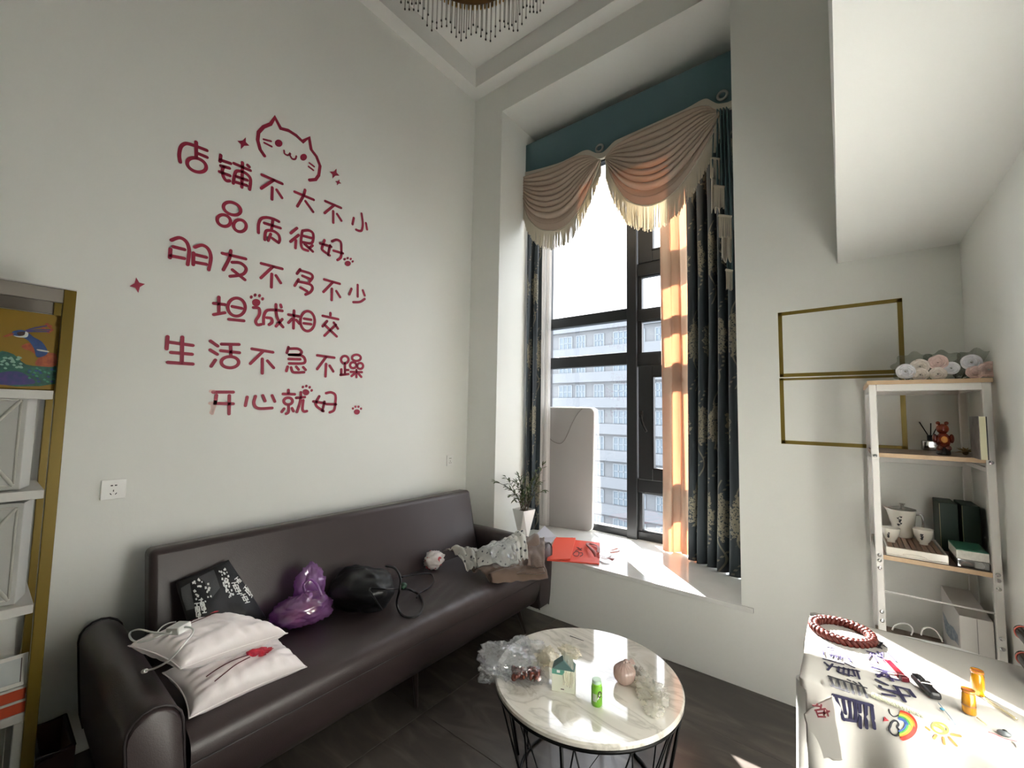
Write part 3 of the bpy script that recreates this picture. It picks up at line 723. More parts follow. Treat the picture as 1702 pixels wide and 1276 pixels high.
lines.append(('fourth line of crimson lettering, with a paw print over it', wc2, [
    [L((633, 208), (632, 315)), L((600, 248), (672, 256)), L((600, 320), (670, 308)), E(746, 272, 56, 58, 0), L((718, 268), (780, 280)), L((697, 350), (793, 360))],
    [S((855, 275), (890, 280), (893, 320), (870, 360), (880, 385), (905, 383)), S((920, 380), (922, 330), (940, 295), (985, 290), (1040, 296)), S((1000, 255), (1003, 320), (1022, 370), (1045, 400)), L((1040, 350), (1000, 395)), L((1030, 258), (1034, 272)), S((940, 340), (970, 345), (975, 370), (955, 385))],
    [L((1080, 320), (1148, 332)), L((1116, 295), (1112, 408)), L((1103, 348), (1080, 372)), L((1130, 355), (1150, 378)), E(1203, 362, 46, 64, 0), L((1180, 346), (1225, 353)), L((1178, 376), (1225, 382))],
    [L((1350, 310), (1350, 325)), L((1300, 328), (1400, 350)), L((1328, 362), (1300, 395)), L((1372, 372), (1398, 410)), L((1312, 455), (1385, 385)), L((1312, 385), (1390, 460))]]))
lines.append(('fifth and longest line of crimson lettering on the left wall', wc2, [
    [L((303, 462), (297, 540)), L((310, 497), (465, 518)), L((398, 465), (395, 630)), L((325, 563), (460, 575)), L((305, 627), (465, 638))],
    [L((580, 490), (625, 522)), L((577, 547), (622, 575)), L((610, 612), (583, 652)), L((650, 510), (762, 512)), L((645, 552), (765, 565)), L((708, 515), (710, 590)), E(704, 626, 56, 36, 0)],
    [L((845, 540), (980, 562)), L((918, 555), (835, 635)), L((912, 605), (912, 697)), L((945, 617), (985, 662))],
    [L((1080, 530), (1070, 565)), S((1080, 540), (1140, 540), (1165, 560), (1150, 580)), L((1085, 578), (1150, 582)), S((1085, 578), (1150, 580), (1182, 598), (1178, 632), (1085, 634)), L((1082, 605), (1155, 607)), L((1075, 655), (1067, 682)), S((1097, 660), (1108, 688), (1140, 692), (1180, 690)), L((1130, 655), (1145, 673)), L((1175, 658), (1190, 675))],
    [L((1265, 582), (1375, 597)), L((1320, 595), (1265, 670)), L((1322, 637), (1318, 717)), L((1345, 648), (1368, 685))],
    [E(1442, 610, 24, 24), L((1443, 635), (1443, 700)), L((1420, 672), (1420, 706)), L((1446, 676), (1465, 676)), L((1415, 708), (1465, 702)), E(1517, 598, 28, 20), E(1496, 645, 20, 19), E(1541, 650, 19, 19), L((1480, 688), (1552, 690)), L((1517, 675), (1517, 722)), L((1503, 700), (1486, 715)), L((1531, 700), (1548, 720))]]))
lines.append(('bottom line of crimson lettering, its first character partly peeled', wc2, [
    [L((595, 818), (725, 818)), L((605, 890), (725, 893)), L((617, 838), (610, 885)), L((700, 840), (698, 958))],
    [L((815, 850), (803, 905)), S((868, 845), (858, 890), (885, 922), (975, 920)), L((915, 840), (930, 875)), L((975, 840), (992, 878))],
    [L((1080, 805), (1080, 825)), L((1045, 830), (1120, 832)), E(1078, 876, 28, 22), S((1080, 905), (1080, 945), (1065, 957)), L((1052, 925), (1037, 945)), L((1103, 922), (1112, 940)), L((1130, 855), (1185, 850)), S((1160, 820), (1155, 880), (1135, 945)), S((1175, 870), (1170, 925), (1180, 942), (1198, 940))],
    [S((1278, 845), (1258, 885), (1262, 910), (1305, 940)), L((1240, 878), (1315, 890)), L((1312, 880), (1298, 938)), S((1322, 825), (1355, 820), (1382, 840), (1380, 900), (1372, 935), (1345, 948)), L((1325, 895), (1385, 897))]]))
for label, fnc, chars in lines:
    allp = [fnc(*p) for ch in chars for s_ in ch for p in s_[0]]
    c = sum(allp, Vector())/len(allp)
    root = thing('wall_lettering', label, 'sticker', (0.0005, c.y, min(p.z for p in allp)))
    for ch in chars: stroke_set(ch, fnc, 0.0168, (1, 0, 0), 'character', M_stk, root)
    if 'peeled' in label:
        o = stroke_set([L((580, 812), (600, 812)), L((575, 890), (600, 886)), S((612, 880), (602, 915), (590, 955)), S((590, 890), (592, 920), (583, 950))], fnc, 0.016, (1, 0, 0), 'peeled_piece', M_stkp, root, label=None)
        o['label'] = 'pale peeled back of the vinyl'
# cat face
cat = thing('cat_face_sticker', 'crimson line drawing of a cat face above the wall lettering', 'sticker', wc1(1080, 460))
stroke_set([([(925, 305), (898, 265), (882, 205), (888, 155), (920, 120), (965, 102), (993, 60), (1030, 130), (1080, 143), (1130, 175), (1172, 215), (1213, 190), (1226, 265), (1260, 310), (1283, 370), (1275, 430), (1255, 458), (1215, 462)], '', 1.1)], wc1, 0.0175, (1, 0, 0), 'face_outline', M_stk, cat)
for q, r in (((1017, 225), (25, 22)), ((1177, 315), (21, 22))):
    MB().prism([wc1(*p)+Vector((0.001, 0, 0)) for p in E(q[0], q[1], r[0], r[1], 40, 18)[0]], (0.002, 0, 0)).build('eye', M_stk, cat)
for a, b_ in (((920, 200), (968, 212)), ((925, 222), (972, 246)), ((1215, 352), (1245, 375)), ((1210, 375), (1240, 398))):
    stroke_set([L(a, b_)], wc1, 0.011, (1, 0, 0), 'whisker', M_stk, cat)
stroke_set([S((1052, 272), (1056, 292), (1076, 302), (1092, 290), (1090, 302), (1105, 325), (1124, 326), (1131, 308))], wc1, 0.010, (1, 0, 0), 'mouth', M_stk, cat)
def star(fnc, cx, cy, R, label, rot=10):
    pts = []
    for i in range(8):
        a = math.radians(rot+45*i); r = R if i % 2 == 0 else R*0.42
        pts.append(fnc(cx+r*math.cos(a), cy+r*math.sin(a))+Vector((0.001, 0, 0)))
    tag(MB().prism(pts, (0.002, 0, 0)).build('star_sticker', M_stk), label, 'sticker')
star(wc1, 790, 225, 41, 'crimson four-pointed star left of the cat face', 22)
star(wc1, 1376, 420, 34, 'larger crimson star of the pair right of the cat face', 22)
star(wc1, 1400, 476, 20, 'smaller crimson star of the pair right of the cat face', 22)
star(wc2, 108, 131, 50, 'large lone crimson star left of the lettering', -8)
def paw(fnc, cx, cy, k, a, label):
    t = thing('paw_sticker', label, 'sticker', fnc(cx, cy)); ca, sa = math.cos(math.radians(a)), math.sin(math.radians(a))
    tr = lambda x, y: (cx+(x*ca-y*sa)*k, cy+(x*sa+y*ca)*k)
    def dsk(name, x, y, rx, ry):
        pts = []
        for i in range(14):
            th = 2*PI*i/14; pts.append(fnc(*tr(x+rx*math.cos(th), y+ry*math.sin(th)*(1 if math.sin(th) > 0 else 0.8)))+Vector((0.001, 0, 0)))
        MB().prism(pts, (0.002, 0, 0)).build(name, M_stk, t)
    dsk('pad', 0, 12, 20, 20)
    for x, y in ((-27, -10), (-10, -22), (11, -22), (28, -9)): dsk('toe', x, y, 7, 9)
paw(wc1, 1465, 985, 0.95, 15, 'crimson paw print at the end of the second line'); paw(wc2, 875, 225, 1.35, 8, 'largest crimson paw print, above the fourth line')
paw(wc2, 1197, 805, 1.1, 20, 'crimson paw print touching the bottom line'); paw(wc2, 1520, 932, 0.95, 0, 'lowest crimson paw print, right of the bottom line')

# sockets
def socket(y0, y1, z0, z1, label):
    t = thing('wall_socket', label, 'socket', (0.001, (y0+y1)/2, z0))
    MB().box((0.0005, y0, z0), (0.010, y1, z1)).build('plate', M_white, t, bevel=0.003)
    cy, cz = (y0+y1)/2, (z0+z1)/2; M_h = mat('hole_black', '0a0a0a', 0.8)
    for dy, dz, a in ((-0.007, 0.018, 0), (0.007, 0.018, 0)):
        MB().box((0.0101, cy+dy-0.004, cz+dz-0.0025), (0.0106, cy+dy+0.004, cz+dz+0.0025)).build('hole', M_h, t)
    for dy, dz, a in ((0, -0.006, 0), (-0.009, -0.02, 0.6), (0.009, -0.02, -0.6)):
        MB().box((0, -0.0016, -0.0045), (0.0006, 0.0016, 0.0045), Matrix.Translation((0.0101, cy+dy, cz+dz)) @ Matrix.Rotation(a, 4, 'X')).build('hole', M_h, t)
    MB().box((0.0101, y0+0.008, z0+0.008), (0.0112, y1-0.008, z1-0.008)).build('face', mat('socket_face', 'efefec', 0.3), t, bevel=0.001) if False else None
socket(-2.362, -2.276, 1.075, 1.165, 'white wall socket left of the sofa back')
socket(-0.242, -0.168, 1.045, 1.135, 'small white wall socket near the corner above the sofa')
# gold tape rectangles on the front wall
M_tape = mat('gold_tape', '83702c', 0.35, metal=0.35)
tp = thing('tape_frame', 'two stacked gold tape rectangles on the wall beside the window', 'tape', (2.64, -0.001, 1.35))
def strip(x0, z0, x1, z1, w=0.019):
    d = Vector((x1-x0, 0, z1-z0)).normalized(); s = Vector((-d.z, 0, d.x))*w/2; A_, B_ = Vector((x0, -0.0012, z0)), Vector((x1, -0.0012, z1))
    MB().prism([A_-s, B_-s, B_+s, A_+s], (0, 0.0008, 0)).build('tape_strip', M_tape, tp)
strip(2.386, 2.078, 2.898, 2.083); strip(2.387, 1.735, 2.892, 1.735); strip(2.388, 1.713, 2.89, 1.713, 0.012); strip(2.389, 1.37, 2.892, 1.368)
strip(2.395, 1.36, 2.394, 1.72); strip(2.396, 1.73, 2.395, 2.086); strip(2.885, 1.36, 2.884, 1.72); strip(2.888, 1.73, 2.889, 2.09)

# ================================================================ SOFA
def project(P):
    v = Vector(P)-CAM; return (CX+F_PX*v.dot(CR)/v.dot(_f), CY-F_PX*v.dot(CU)/v.dot(_f))
def above(base, py):
    """height z over a base point that shows at image row py"""
    lo, hi = -0.5, 4.5
    for _ in range(40):
        m = (lo+hi)/2
        if project((base.x, base.y, m))[1] > py: lo = m
        else: hi = m
    return lo
Q = lambda x, y, z: at(x, y, 2, z)

M_lea = mat('brown_leather', '3a3030', 0.36, spec=0.5, bump=(260, 0.10), mottle=(3, 0.5, '332a2a'))
M_pipe = mat('dark_piping', '2c2526', 0.5)
sofa = thing('sofa', 'long brown leather sofa with rolled arms along the left wall', 'sofa', (0.5, -1.25, 0))
SY0, SY1 = -2.235, -0.225
prof = crom([(0.18, 0, 0.17), (0.5, 0, 0.15), (0.80, 0, 0.145), (0.90, 0, 0.165), (0.945, 0, 0.25), (0.965, 0, 0.35), (0.955, 0, 0.41), (0.90, 0, 0.437), (0.80, 0, 0.437), (0.55, 0, 0.428), (0.36, 0, 0.418), (0.20, 0, 0.415)], 6)
def seatf(u, v):
    p = interp(prof, v); y = lerp(SY0, SY1, u)
    w = 0
    if p.z > 0.38:
        dd = math.hypot(p.x-0.72, (y+1.02)*1.1)
        w += 0.006*math.exp(-(dd/0.17)**2)*math.sin(p.x*90+y*40)
        w += 0.003*nz((p.x*5, y*5, 0), 1)
        w += 0.004*math.exp(-((y+1.0)/0.5)**2)*math.exp(-((p.x-0.93)/0.05)**2)*nz((y*22, p.x*8, 0), 1, 2)
    w += 0.006*math.sin(PI*u)*(1 if p.z > .3 else 0)
    return Vector((p.x, y, p.z+w))
MB().grid(seatf, 140, 72).build('seat', M_lea, sofa, smooth=True, weld=False)
# front seam
MB().tube([Vector((0.9675, y, 0.352)) for y in (SY0, SY1)], 0.0025, 6).build('seam', M_pipe, sofa)
# backrest, leaning a little
b = MB()
b.add([(0.27, -2.22, 0.36), (0.37, -2.22, 0.36), (0.37, -0.20, 0.36), (0.27, -0.20, 0.36), (0.095, -2.215, 0.855), (0.215, -2.215, 0.865), (0.215, -0.165, 0.865), (0.095, -0.165, 0.855)],
      [(0, 3, 2, 1), (4, 5, 6, 7), (0, 1, 5, 4), (1, 2, 6, 5), (2, 3, 7, 6), (3, 0, 4, 7)])
b.build('backrest', M_lea, sofa, smooth='auto', bevel=0.028, seg=5)
def arm(yc, outward, label=None):
    """cross section in (y,z), swept along x; outward=-1 left arm, +1 right arm"""
    hw = 0.072
    sec = []
    for y, z in ((-hw*0.8, 0.135), (-hw, 0.2), (-hw, 0.35), (-hw*0.98, 0.48)): sec.append((y, z))
    for i in range(9):
        a = PI-PI*i/8; sec.append((hw*0.98*math.cos(a), 0.50+hw*math.sin(a)))
    for y, z in ((hw*0.98, 0.48), (hw, 0.35), (hw, 0.2), (hw*0.8, 0.135)): sec.append((y, z))
    n_ = len(sec)
    def pt(x, k, inset=0):
        y, z = sec[k]; t = (x-0.06)/0.9
        sw = 0.012*math.sin(PI*t)
        fl = outward*0.03*max(0, (z-0.2)/0.37)
        sc_ = 1-inset
        return Vector((x, yc+y*sc_+fl+outward*sw*0.3, 0.33+(z-0.33)*sc_ + 0.012*math.sin(PI*t)*(z > 0.4)))
    b = MB(); xs = [0.06, 0.075, 0.1]+[0.1+0.82*i/14 for i in range(1, 15)]+[0.945, 0.955]
    ins = [0.12, 0.03, 0]+[0]*14+[0.02, 0.07]
    vs = [pt(x, k, i_) for x, i_ in zip(xs, ins) for k in range(n_)]
    fs = [(i*n_+k, i*n_+(k+1) % n_, (i+1)*n_+(k+1) % n_, (i+1)*n_+k) for i in range(len(xs)-1) for k in range(n_)]
    fs.append([k for k in range(n_)]); fs.append([(len(xs)-1)*n_+k for k in range(n_)])
    b.add(vs, fs); a_ = b.build('armrest', M_lea, sofa, smooth='auto')
    MB().tube([pt(0.948, k, 0.0) for k in range(n_)], 0.0045, 6).build('piping', M_pipe, a_, smooth=True)
    MB().tube([pt(0.072, k, 0.0) for k in range(n_)], 0.0045, 6).build('piping', M_pipe, a_, smooth=True)
arm(-2.305, -1); arm(-0.155, 1)
M_leg = mat('dark_bronze', '3a302c', 0.35, metal=0.6)
for x, y, dx, dy in ((0.88, -0.37, 0.02, 0.06), (0.88, -2.15, 0.02, -0.06), (0.25, -0.37, -0.02, 0.06), (0.25, -2.15, -0.02, -0.06), (0.88, -1.25, 0.02, 0)):
    MB().tube([(x, y, 0.16), (x+dx, y+dy, 0.0)], [0.016, 0.008], 10).build('leg', M_leg, sofa, smooth='auto')

# ---- pillows
M_sat = mat('white_satin', 'f3ecec', 0.33, sheen=0.3, mottle=(6, 0.4, 'e9dfdf'))
M_flo = mat('red_flower_print', 'c8283c', 0.5, mottle=(60, 0.9, '8f1830')); M_stemp = mat('maroon_stem_print', '5a1c28', 0.6)
def pillow(c, th, label, seed, warp=0.0, nrm=None):
    c = [Vector(p) for p in c]   # 00,10,11,01
    n_ = nrm or (c[1]-c[0]).cross(c[3]-c[0]).normalized()
    if n_.z < 0: n_ = -n_
    t = thing('pillow', label, 'pillow', sum(c, Vector())/4-Vector((0, 0, th/2)), 'printed satin pillows on the sofa')
    def base(u, v):
        a = 2*u-1; b_ = 2*v-1; pinch = 0.10
        uu = 0.5+0.5*a*(1-pinch*(1-b_*b_)); vv = 0.5+0.5*b_*(1-pinch*(1-a*a))
        return c[0].lerp(c[1], uu).lerp(c[3].lerp(c[2], uu), vv)
    def surf(u, v, side=1, lift=0):
        a = 2*u-1; b_ = 2*v-1
        h = th/2*max(0, (1-a**4))**0.55*max(0, (1-b_**4))**0.55
        wr = 0.010*nz((u*7, v*3, seed), 1, seed)+0.006*nz((u*3, v*14, seed), 1, seed+1)
        edge = min(u, 1-u, v, 1-v)
        if edge < 0.28: wr += 0.007*(1-edge/0.28)*min(1, edge/0.05)*math.sin((u if min(v, 1-v) == edge else v)*46+seed)
        return base(u, v)+n_*side*(max(0, h+wr*min(1, edge*8))+lift)
    b = MB(); b.grid(lambda u, v: surf(u, v, 1), 48, 48); b.grid(lambda u, v: surf(u, v, -0.8), 48, 48, flip=True)
    o = b.build('cover', M_sat, t, smooth=True)
    me = [surf(i/40, 0) for i in range(41)]+[surf(1, i/40) for i in range(1, 41)]+[surf(1-i/40, 1) for i in range(1, 41)]+[surf(0, 1-i/40) for i in range(1, 40)]
    MB().tube(me, 0.0025, 6, closed=True).build('seam', M_sat, t, smooth=True)
    return t, surf, n_
def flower(t, surf, n_, u, v, r, stems, seed):
    rnd = random.Random(seed)
    b = MB()
    for k in range(16):
        a = rnd.uniform(0, 2*PI); rr = r*rnd.uniform(0.1, 0.75); ux, vx = u+rr*math.cos(a), v+rr*math.sin(a); q = r*rnd.uniform(0.25, 0.42)
        pts = [surf(ux+q*(1+0.25*math.sin(5*i+k))*math.cos(2*PI*i/12), vx+q*(1+0.25*math.cos(3*i+k))*math.sin(2*PI*i/12), 1, 0.008+0.0001*k) for i in range(12)]
        c = surf(ux, vx, 1, 0.009+0.0001*k); b.add([c]+pts, [(0, 1+i, 1+(i+1) % 12) for i in range(12)])
    b.build('flower_print', M_flo, t, weld=False)
    for st in stems:
        stroke_set([(st, 's')], lambda x, y: surf(x, y, 1, 0.004), 0.004, n_, 'stem_print', M_stemp, t, lift=0.0006, th=0.0006)
P0, P1, P2, P3 = Q(270, 1118, 0.535), Q(314, 1194, 0.455), Q(510, 1108, 0.455), Q(452, 1050, 0.50)
t, sf, nn_ = pillow([P0, P1, P2, P3], 0.13, 'lower satin pillow with one large red flower and long stems', 1)
flower(t, sf, nn_, 0.60, 0.62, 0.13, [[(0.60, 0.52), (0.59, 0.38), (0.60, 0.24), (0.61, 0.14)], [(0.64, 0.52), (0.68, 0.38), (0.74, 0.26), (0.78, 0.18)]], 1)
flower(t, sf, nn_, 0.05, 0.86, 0.04, [], 3)
P0, P1, P2, P3 = Q(213, 1073, 0.665), Q(300, 1112, 0.625), Q(478, 1052, 0.60), Q(385, 1027, 0.655)
t, sf, nn_ = pillow([P0, P1, P2, P3], 0.13, 'upper satin pillow with small red flowers, lying on the other pillow', 2)
flower(t, sf, nn_, 0.20, 0.66, 0.055, [[(0.24, 0.6), (0.28, 0.45), (0.30, 0.3)]], 2)
flower(t, sf, nn_, 0.36, 0.26, 0.03, [[(0.18, 0.5), (0.2, 0.4), (0.22, 0.30)]], 5)

# ---- phone charger and cable on the upper pillow
ch = thing('phone_charger', 'white phone charger with looped cable on the upper pillow', 'charger', Q(298, 1040, 0.70))
cs = lambda x, y, z: Q(x/3.868, y/3.868+1000, z)
Mx = frame(cs(1150, 168, 0.715), 0.35, 0.1, -0.15)
MB().box((-0.03, -0.024, -0.013), (0.03, 0.024, 0.013), Mx).build('adapter', M_white, ch, bevel=0.004)
pth = [cs(1100, 195, .715), cs(1090, 205, .71), cs(980, 195, .70), cs(900, 178, .69), cs(850, 188, .67), cs(832, 212, .665), cs(850, 245, .665), cs(900, 258, .68), cs(990, 235, .695), cs(1080, 195, .705), cs(1170, 165, .72), cs(1225, 165, .73), cs(1243, 190, .735), cs(1210, 240, .735), cs(1150, 310, .72), cs(1080, 380, .68), cs(1000, 425, .64), cs(940, 442, .62)]
MB().tube(crom(pth, 6), 0.0032, 8).build('cable', M_white, ch, smooth=True)
d = (pth[-1]-pth[-2]).normalized(); MB().tube([pth[-1], pth[-1]+d*0.018], 0.0065, 10).build('plug', M_white, ch, smooth='auto')
MB().tube([pth[-1]+d*0.018, pth[-1]+d*0.026], 0.004, 8).build('plug_tip', M_chrome, ch, smooth='auto')
MB().tube(crom([cs(1010, 218, .69), cs(1012, 195, .69), cs(1045, 158, .70), cs(1090, 135, .705), cs(1130, 128, .71)], 5), 0.0024, 8).build('cable', M_white, ch, smooth=True)

# ---- crumple helper
def crumple(name, c, r, m, seed, amp=0.25, fr=2.2, nu=56, nv=34, fine=0.08, parent=None, flat=None, M=None, fold=True, squash=None):
    def fn(d):
        k = 1+amp*nz(d, fr, seed)
        if fold: k += fine*(abs(nz(d, fr*3.2, seed+1))*2-0.6)+fine*0.5*(abs(nz(d, fr*7, seed+2))*2-0.5)
        else: k += fine*nz(d, fr*3, seed+1)
        return k
    b = MB().sphere(c, r, nu, nv, fn=fn, M=M)
    if flat is not None:
        for p in b.v:
            if p.z < flat: p.z = flat+0.02*(p.z-flat)*0
    return b.build(name, m, parent, smooth=True)
def patch(name, c4, fn_h, m, parent=None, nu=50, nv=40, solid=0.004, ragged=0.02, seed=0):
    c4 = [Vector(p) for p in c4]
    def f(u, v):
        uu = u+ragged*nz((v*6, u*2, seed), 1, seed)*(1 if u in (0, 1) else 0.6); vv = v+ragged*nz((u*6, v*2, seed+3), 1, seed+1)
        p = c4[0].lerp(c4[1], uu).lerp(c4[3].lerp(c4[2], uu), vv)
        return p+Vector((0, 0, fn_h(u, v)))
    return MB().grid(f, nu, nv).build(name, m, parent, smooth=True, solid=solid, weld=False)

# ---- black tote with printed bands
M_blkf = mat('black_nylon', '0b0a0c', 0.55, bump=(90, 0.15)); M_mesh = mat('grey_mesh', '4b4c4e', 0.8, bump=(200, 0.3)); M_wht = mat('white_print', 'e6e6e4', 0.6)
tb = lambda x, y: (x/2.68+200, y/2.68+800)
tote = thing('tote_bag', 'black bag with white letter prints leaning on the sofa back', 'bag', (0.40, -2.0, 0.44))
BL, BR = Vector((0.50, -2.17, 0.50)), Vector((0.42, -1.79, 0.47))
TL = at(291, 968, 0, 0.31); TR = at(380, 930, 0, 0.29)
BR = at(444, 1028, 0, 0.42); BL = at(316, 1052, 0, 0.46)
def totef(u, v, side=1, lift=0):
    p = BL.lerp(BR, u).lerp(TL.lerp(TR, u), v)
    h = 0.055*max(0, 1-(2*u-1)**4)**0.5*max(0, 1-(2*v-1)**4)**0.5*(1.25-0.6*v)
    w = 0.014*nz((u*4, v*4, 1), 1, 4)*min(1, 8*min(u, 1-u, v, 1-v))
    return p+Vector((0.9, -0.1, 0.42))*side*(h+w*side+lift)
b = MB(); b.grid(lambda u, v: totef(u, v, 1), 40, 40); b.grid(lambda u, v: totef(u, v, -0.7), 40, 40, flip=True)
b.build('bag_body', M_blkf, tote, smooth=True)
def toteuv(x, y):
    """photo crop pixel -> (u,v) on the tote face, bilinear inverse of its corner pixels"""
    px, py = tb(x, y); cs_ = [project(p) for p in (BL, BR, TR, TL)]; u = v = 0.5
    for _ in range(30):
        X = (1-v)*((1-u)*cs_[0][0]+u*cs_[1][0])+v*((1-u)*cs_[3][0]+u*cs_[2][0]); Y = (1-v)*((1-u)*cs_[0][1]+u*cs_[1][1])+v*((1-u)*cs_[3][1]+u*cs_[2][1])
        Xu = (1-v)*(cs_[1][0]-cs_[0][0])+v*(cs_[2][0]-cs_[3][0]); Xv = (1-u)*(cs_[3][0]-cs_[0][0])+u*(cs_[2][0]-cs_[1][0])
        Yu = (1-v)*(cs_[1][1]-cs_[0][1])+v*(cs_[2][1]-cs_[3][1]); Yv = (1-u)*(cs_[3][1]-cs_[0][1])+u*(cs_[2][1]-cs_[1][1])
        D = Xu*Yv-Xv*Yu; dx, dy = px-X, py-Y; u += (dx*Yv-dy*Xv)/D; v += (dy*Xu-dx*Yu)/D
    return max(0.02, min(0.98, u)), max(0.02, min(0.98, v))
def t3(x, y):
    u, v = toteuv(x, y+14); return totef(u, v, 1, 0.0015)
def ribbon_poly(pts, name, m, parent, to3, sub=6):
    P = []
    for i in range(len(pts)):
        a, b_ = pts[i], pts[(i+1) % len(pts)]
        for k in range(sub): P.append((lerp(a[0], b_[0], k/sub), lerp(a[1], b_[1], k/sub)))
    cx, cy = sum(p[0] for p in P)/len(P), sum(p[1] for p in P)/len(P)
    vs = [to3(cx, cy)]; n_ = len(P); rings = 4; fs = []
    for r in range(1, rings+1):
        for p in P: vs.append(to3(cx+(p[0]-cx)*r/rings, cy+(p[1]-cy)*r/rings))
    for i in range(n_): fs.append((0, 1+i, 1+(i+1) % n_))
    for r in range(rings-1):
        for i in range(n_): fs.append((1+r*n_+i, 1+(r+1)*n_+i, 1+(r+1)*n_+(i+1) % n_, 1+r*n_+(i+1) % n_))
    return MB().add(vs, fs).build(name, m, parent, smooth=True, weld=False)
ribbon_poly([(335, 420), (405, 385), (425, 470), (385, 520), (360, 440)], 'mesh_window', M_mesh, tote, t3)
ribbon_poly([(265, 465), (300, 445), (310, 510), (318, 560), (280, 570)], 'mesh_window', M_mesh, tote, t3)
LET = {'H': [[(0, 0), (0, 1)], [(1, 0), (1, 1)], [(0, .5), (1, .5)]], 'S': [[(1, 0), (0, .1), (0, .5), (1, .5), (1, .95), (0, 1)]], 'G': [[(1, 0), (0, .1), (0, .9), (1, 1), (1, .55), (.5, .55)]]}
def word(w, p0, dx, dy, up, name='letter_print'):
    st = []
    for i, ch_ in enumerate(w):
        ox, oy = p0[0]+dx*i*1.25, p0[1]+dy*i*1.25
        for s_ in LET[ch_]: st.append(([(ox+q[0]*dx+q[1]*up[0], oy+q[0]*dy+q[1]*up[1]) for q in s_], ''))
    stroke_set(st, t3, 0.0042, (0.9, -0.1, 0.42), name, M_wht, tote, lift=0.0012, th=0.0006)
word('HSGH', (318, 540), 2, 15, (14, -1)); word('HSGH', (334, 525), 3, 12, (14, -2)); word('HSGH', (480, 448), 5, 10, (22, -4)); word('HSH', (520, 500), 5, 10, (22, -6)); word('HSGH', (535, 470), 8, 8, (16, -18)); word('HS', (495, 430), 8, 8, (16, -12))
rnd = random.Random(11); b = MB()
for k in range(64):
    k = k*0.53
    if k < 14: x, y = 305+rnd.uniform(0, 70)+k*1.0, 430+k*7+rnd.uniform(-8, 8)
    else: x, y = 432+(k-14)*1.6+rnd.uniform(-8, 26), 375+(k-14)*7+rnd.uniform(-7, 7)
    r = rnd.uniform(3.5, 6.5); a0 = rnd.uniform(0, 6)
    b.prism([t3(x+r*math.cos(a0+a), y+r*1.3*math.sin(a0+a)) for a in (0, 1.8, 3.4, 4.9)], (0.0006, 0, 0.0004))
b.build('patch_print', M_wht, tote, weld=False)

# ---- purple plastic bag with food
M_pur = film('purple_film', 'cf92dc', clear=0.48, rough=0.16, white=0.36, gloss=0.16); M_bun = mat('bun_tan', 'c8955c', 0.7, mottle=(12, 0.5, 'a86a48'))
c0 = Vector((0.50, -1.66, 0.51))
pb = thing('plastic_bag', 'purple plastic bag of food on the sofa seat', 'bag', (c0.x, c0.y, 0.43))
crumple('film', c0, (0.105, 0.13, 0.075), M_pur, 3, 0.28, 1.6, 64, 40, 0.10, pb, flat=0.438)
crumple('film', c0+Vector((-0.055, 0.06, 0.07)), (0.055, 0.075, 0.11), M_pur, 9, 0.3, 1.6, 44, 30, 0.12, pb, M=None)
MB().tube(crom([Q(507, 985, .60), Q(505, 972, .63), Q(516, 963, .65), Q(527, 972, .63), Q(535, 990, .58)], 5), [0.006]*21, 8).build('handle_loop', M_pur, pb, smooth=True)
for k, (dx, dy, dz, r) in enumerate(((0.02, 0.02, 0.0, 0.042), (0.03, -0.05, -0.015, 0.04), (-0.03, 0.03, 0.0, 0.04))):
    p = c0+Vector((dx, dy, dz)); o = crumple('food_bun', p, (r, r, r*0.8), M_bun, 20+k, 0.1, 2, 20, 14, 0.03)
    tag(o, ['tan bun inside the purple bag, nearest the seat front', 'tan bun inside the purple bag, nearest the pillows', 'tan bun inside the purple bag, nearest the sofa back'][k], 'bun', 'buns in the purple bag')

# ---- black leather handbag
M_hb = mat('black_leather', '0e0f11', 0.38, spec=0.45, bump=(300, 0.08)); M_hbs = mat('black_strap', '0e0e10', 0.3)
hb = thing('handbag', 'slouching black leather handbag with thin straps on the sofa seat', 'handbag', (0.55, -1.32, 0.43))
cb = lambda x, y, z: Q(x/3.9875+560, y/3.9875+780, z)
c1 = Vector((0.52, -1.34, 0.515))
def hbf(d):
    k = 1+0.18*nz(d, 1.4, 31)+0.05*(abs(nz(d, 2.6, 5))*2-0.5)
    return k*(1.0 if d.z < 0.3 else 1-0.25*(d.z-0.3))
hb_b = MB().sphere(c1, (0.185, 0.165, 0.135), 64, 40, fn=hbf, M=None)
for p in hb_b.v:
    if p.z < 0.436: p.z = 0.436
    if p.x < 0.345+0.4*max(0, 0.50-p.z): pass
    p.x = max(p.x, 0.40-0.34*(p.z-0.42))
hb_b.build('bag_body', M_hb, hb, smooth=True)
def hbs(pts, r=0.0065):
    MB().tube(crom([cb(*p) for p in pts], 6), r, 8).build('strap', M_hbs, hb, smooth=True)
hbs([(325, 640, .64), (385, 655, .645), (420, 720, .62), (415, 800, .57), (398, 880, .50), (420, 950, .452), (480, 982, .447), (545, 960, .447), (572, 890, .447), (545, 830, .45), (480, 795, .48), (420, 790, .53)])
hbs([(430, 712, .56), (500, 700, .50), (570, 690, .47), (625, 695, .45), (640, 740, .447), (605, 785, .447), (550, 815, .447), (530, 850, .46)], 0.005)
hbs([(300, 930, .56), (235, 830, .60), (215, 800, .60), (235, 785, .60), (330, 795, .60), (410, 790, .57)], 0.004)
MB().sphere(cb(440, 770, .55), (0.02, 0.02, 0.018), 12, 8).build('charm', mat('dark_green', '2c4a38', 0.4), hb, smooth=True)

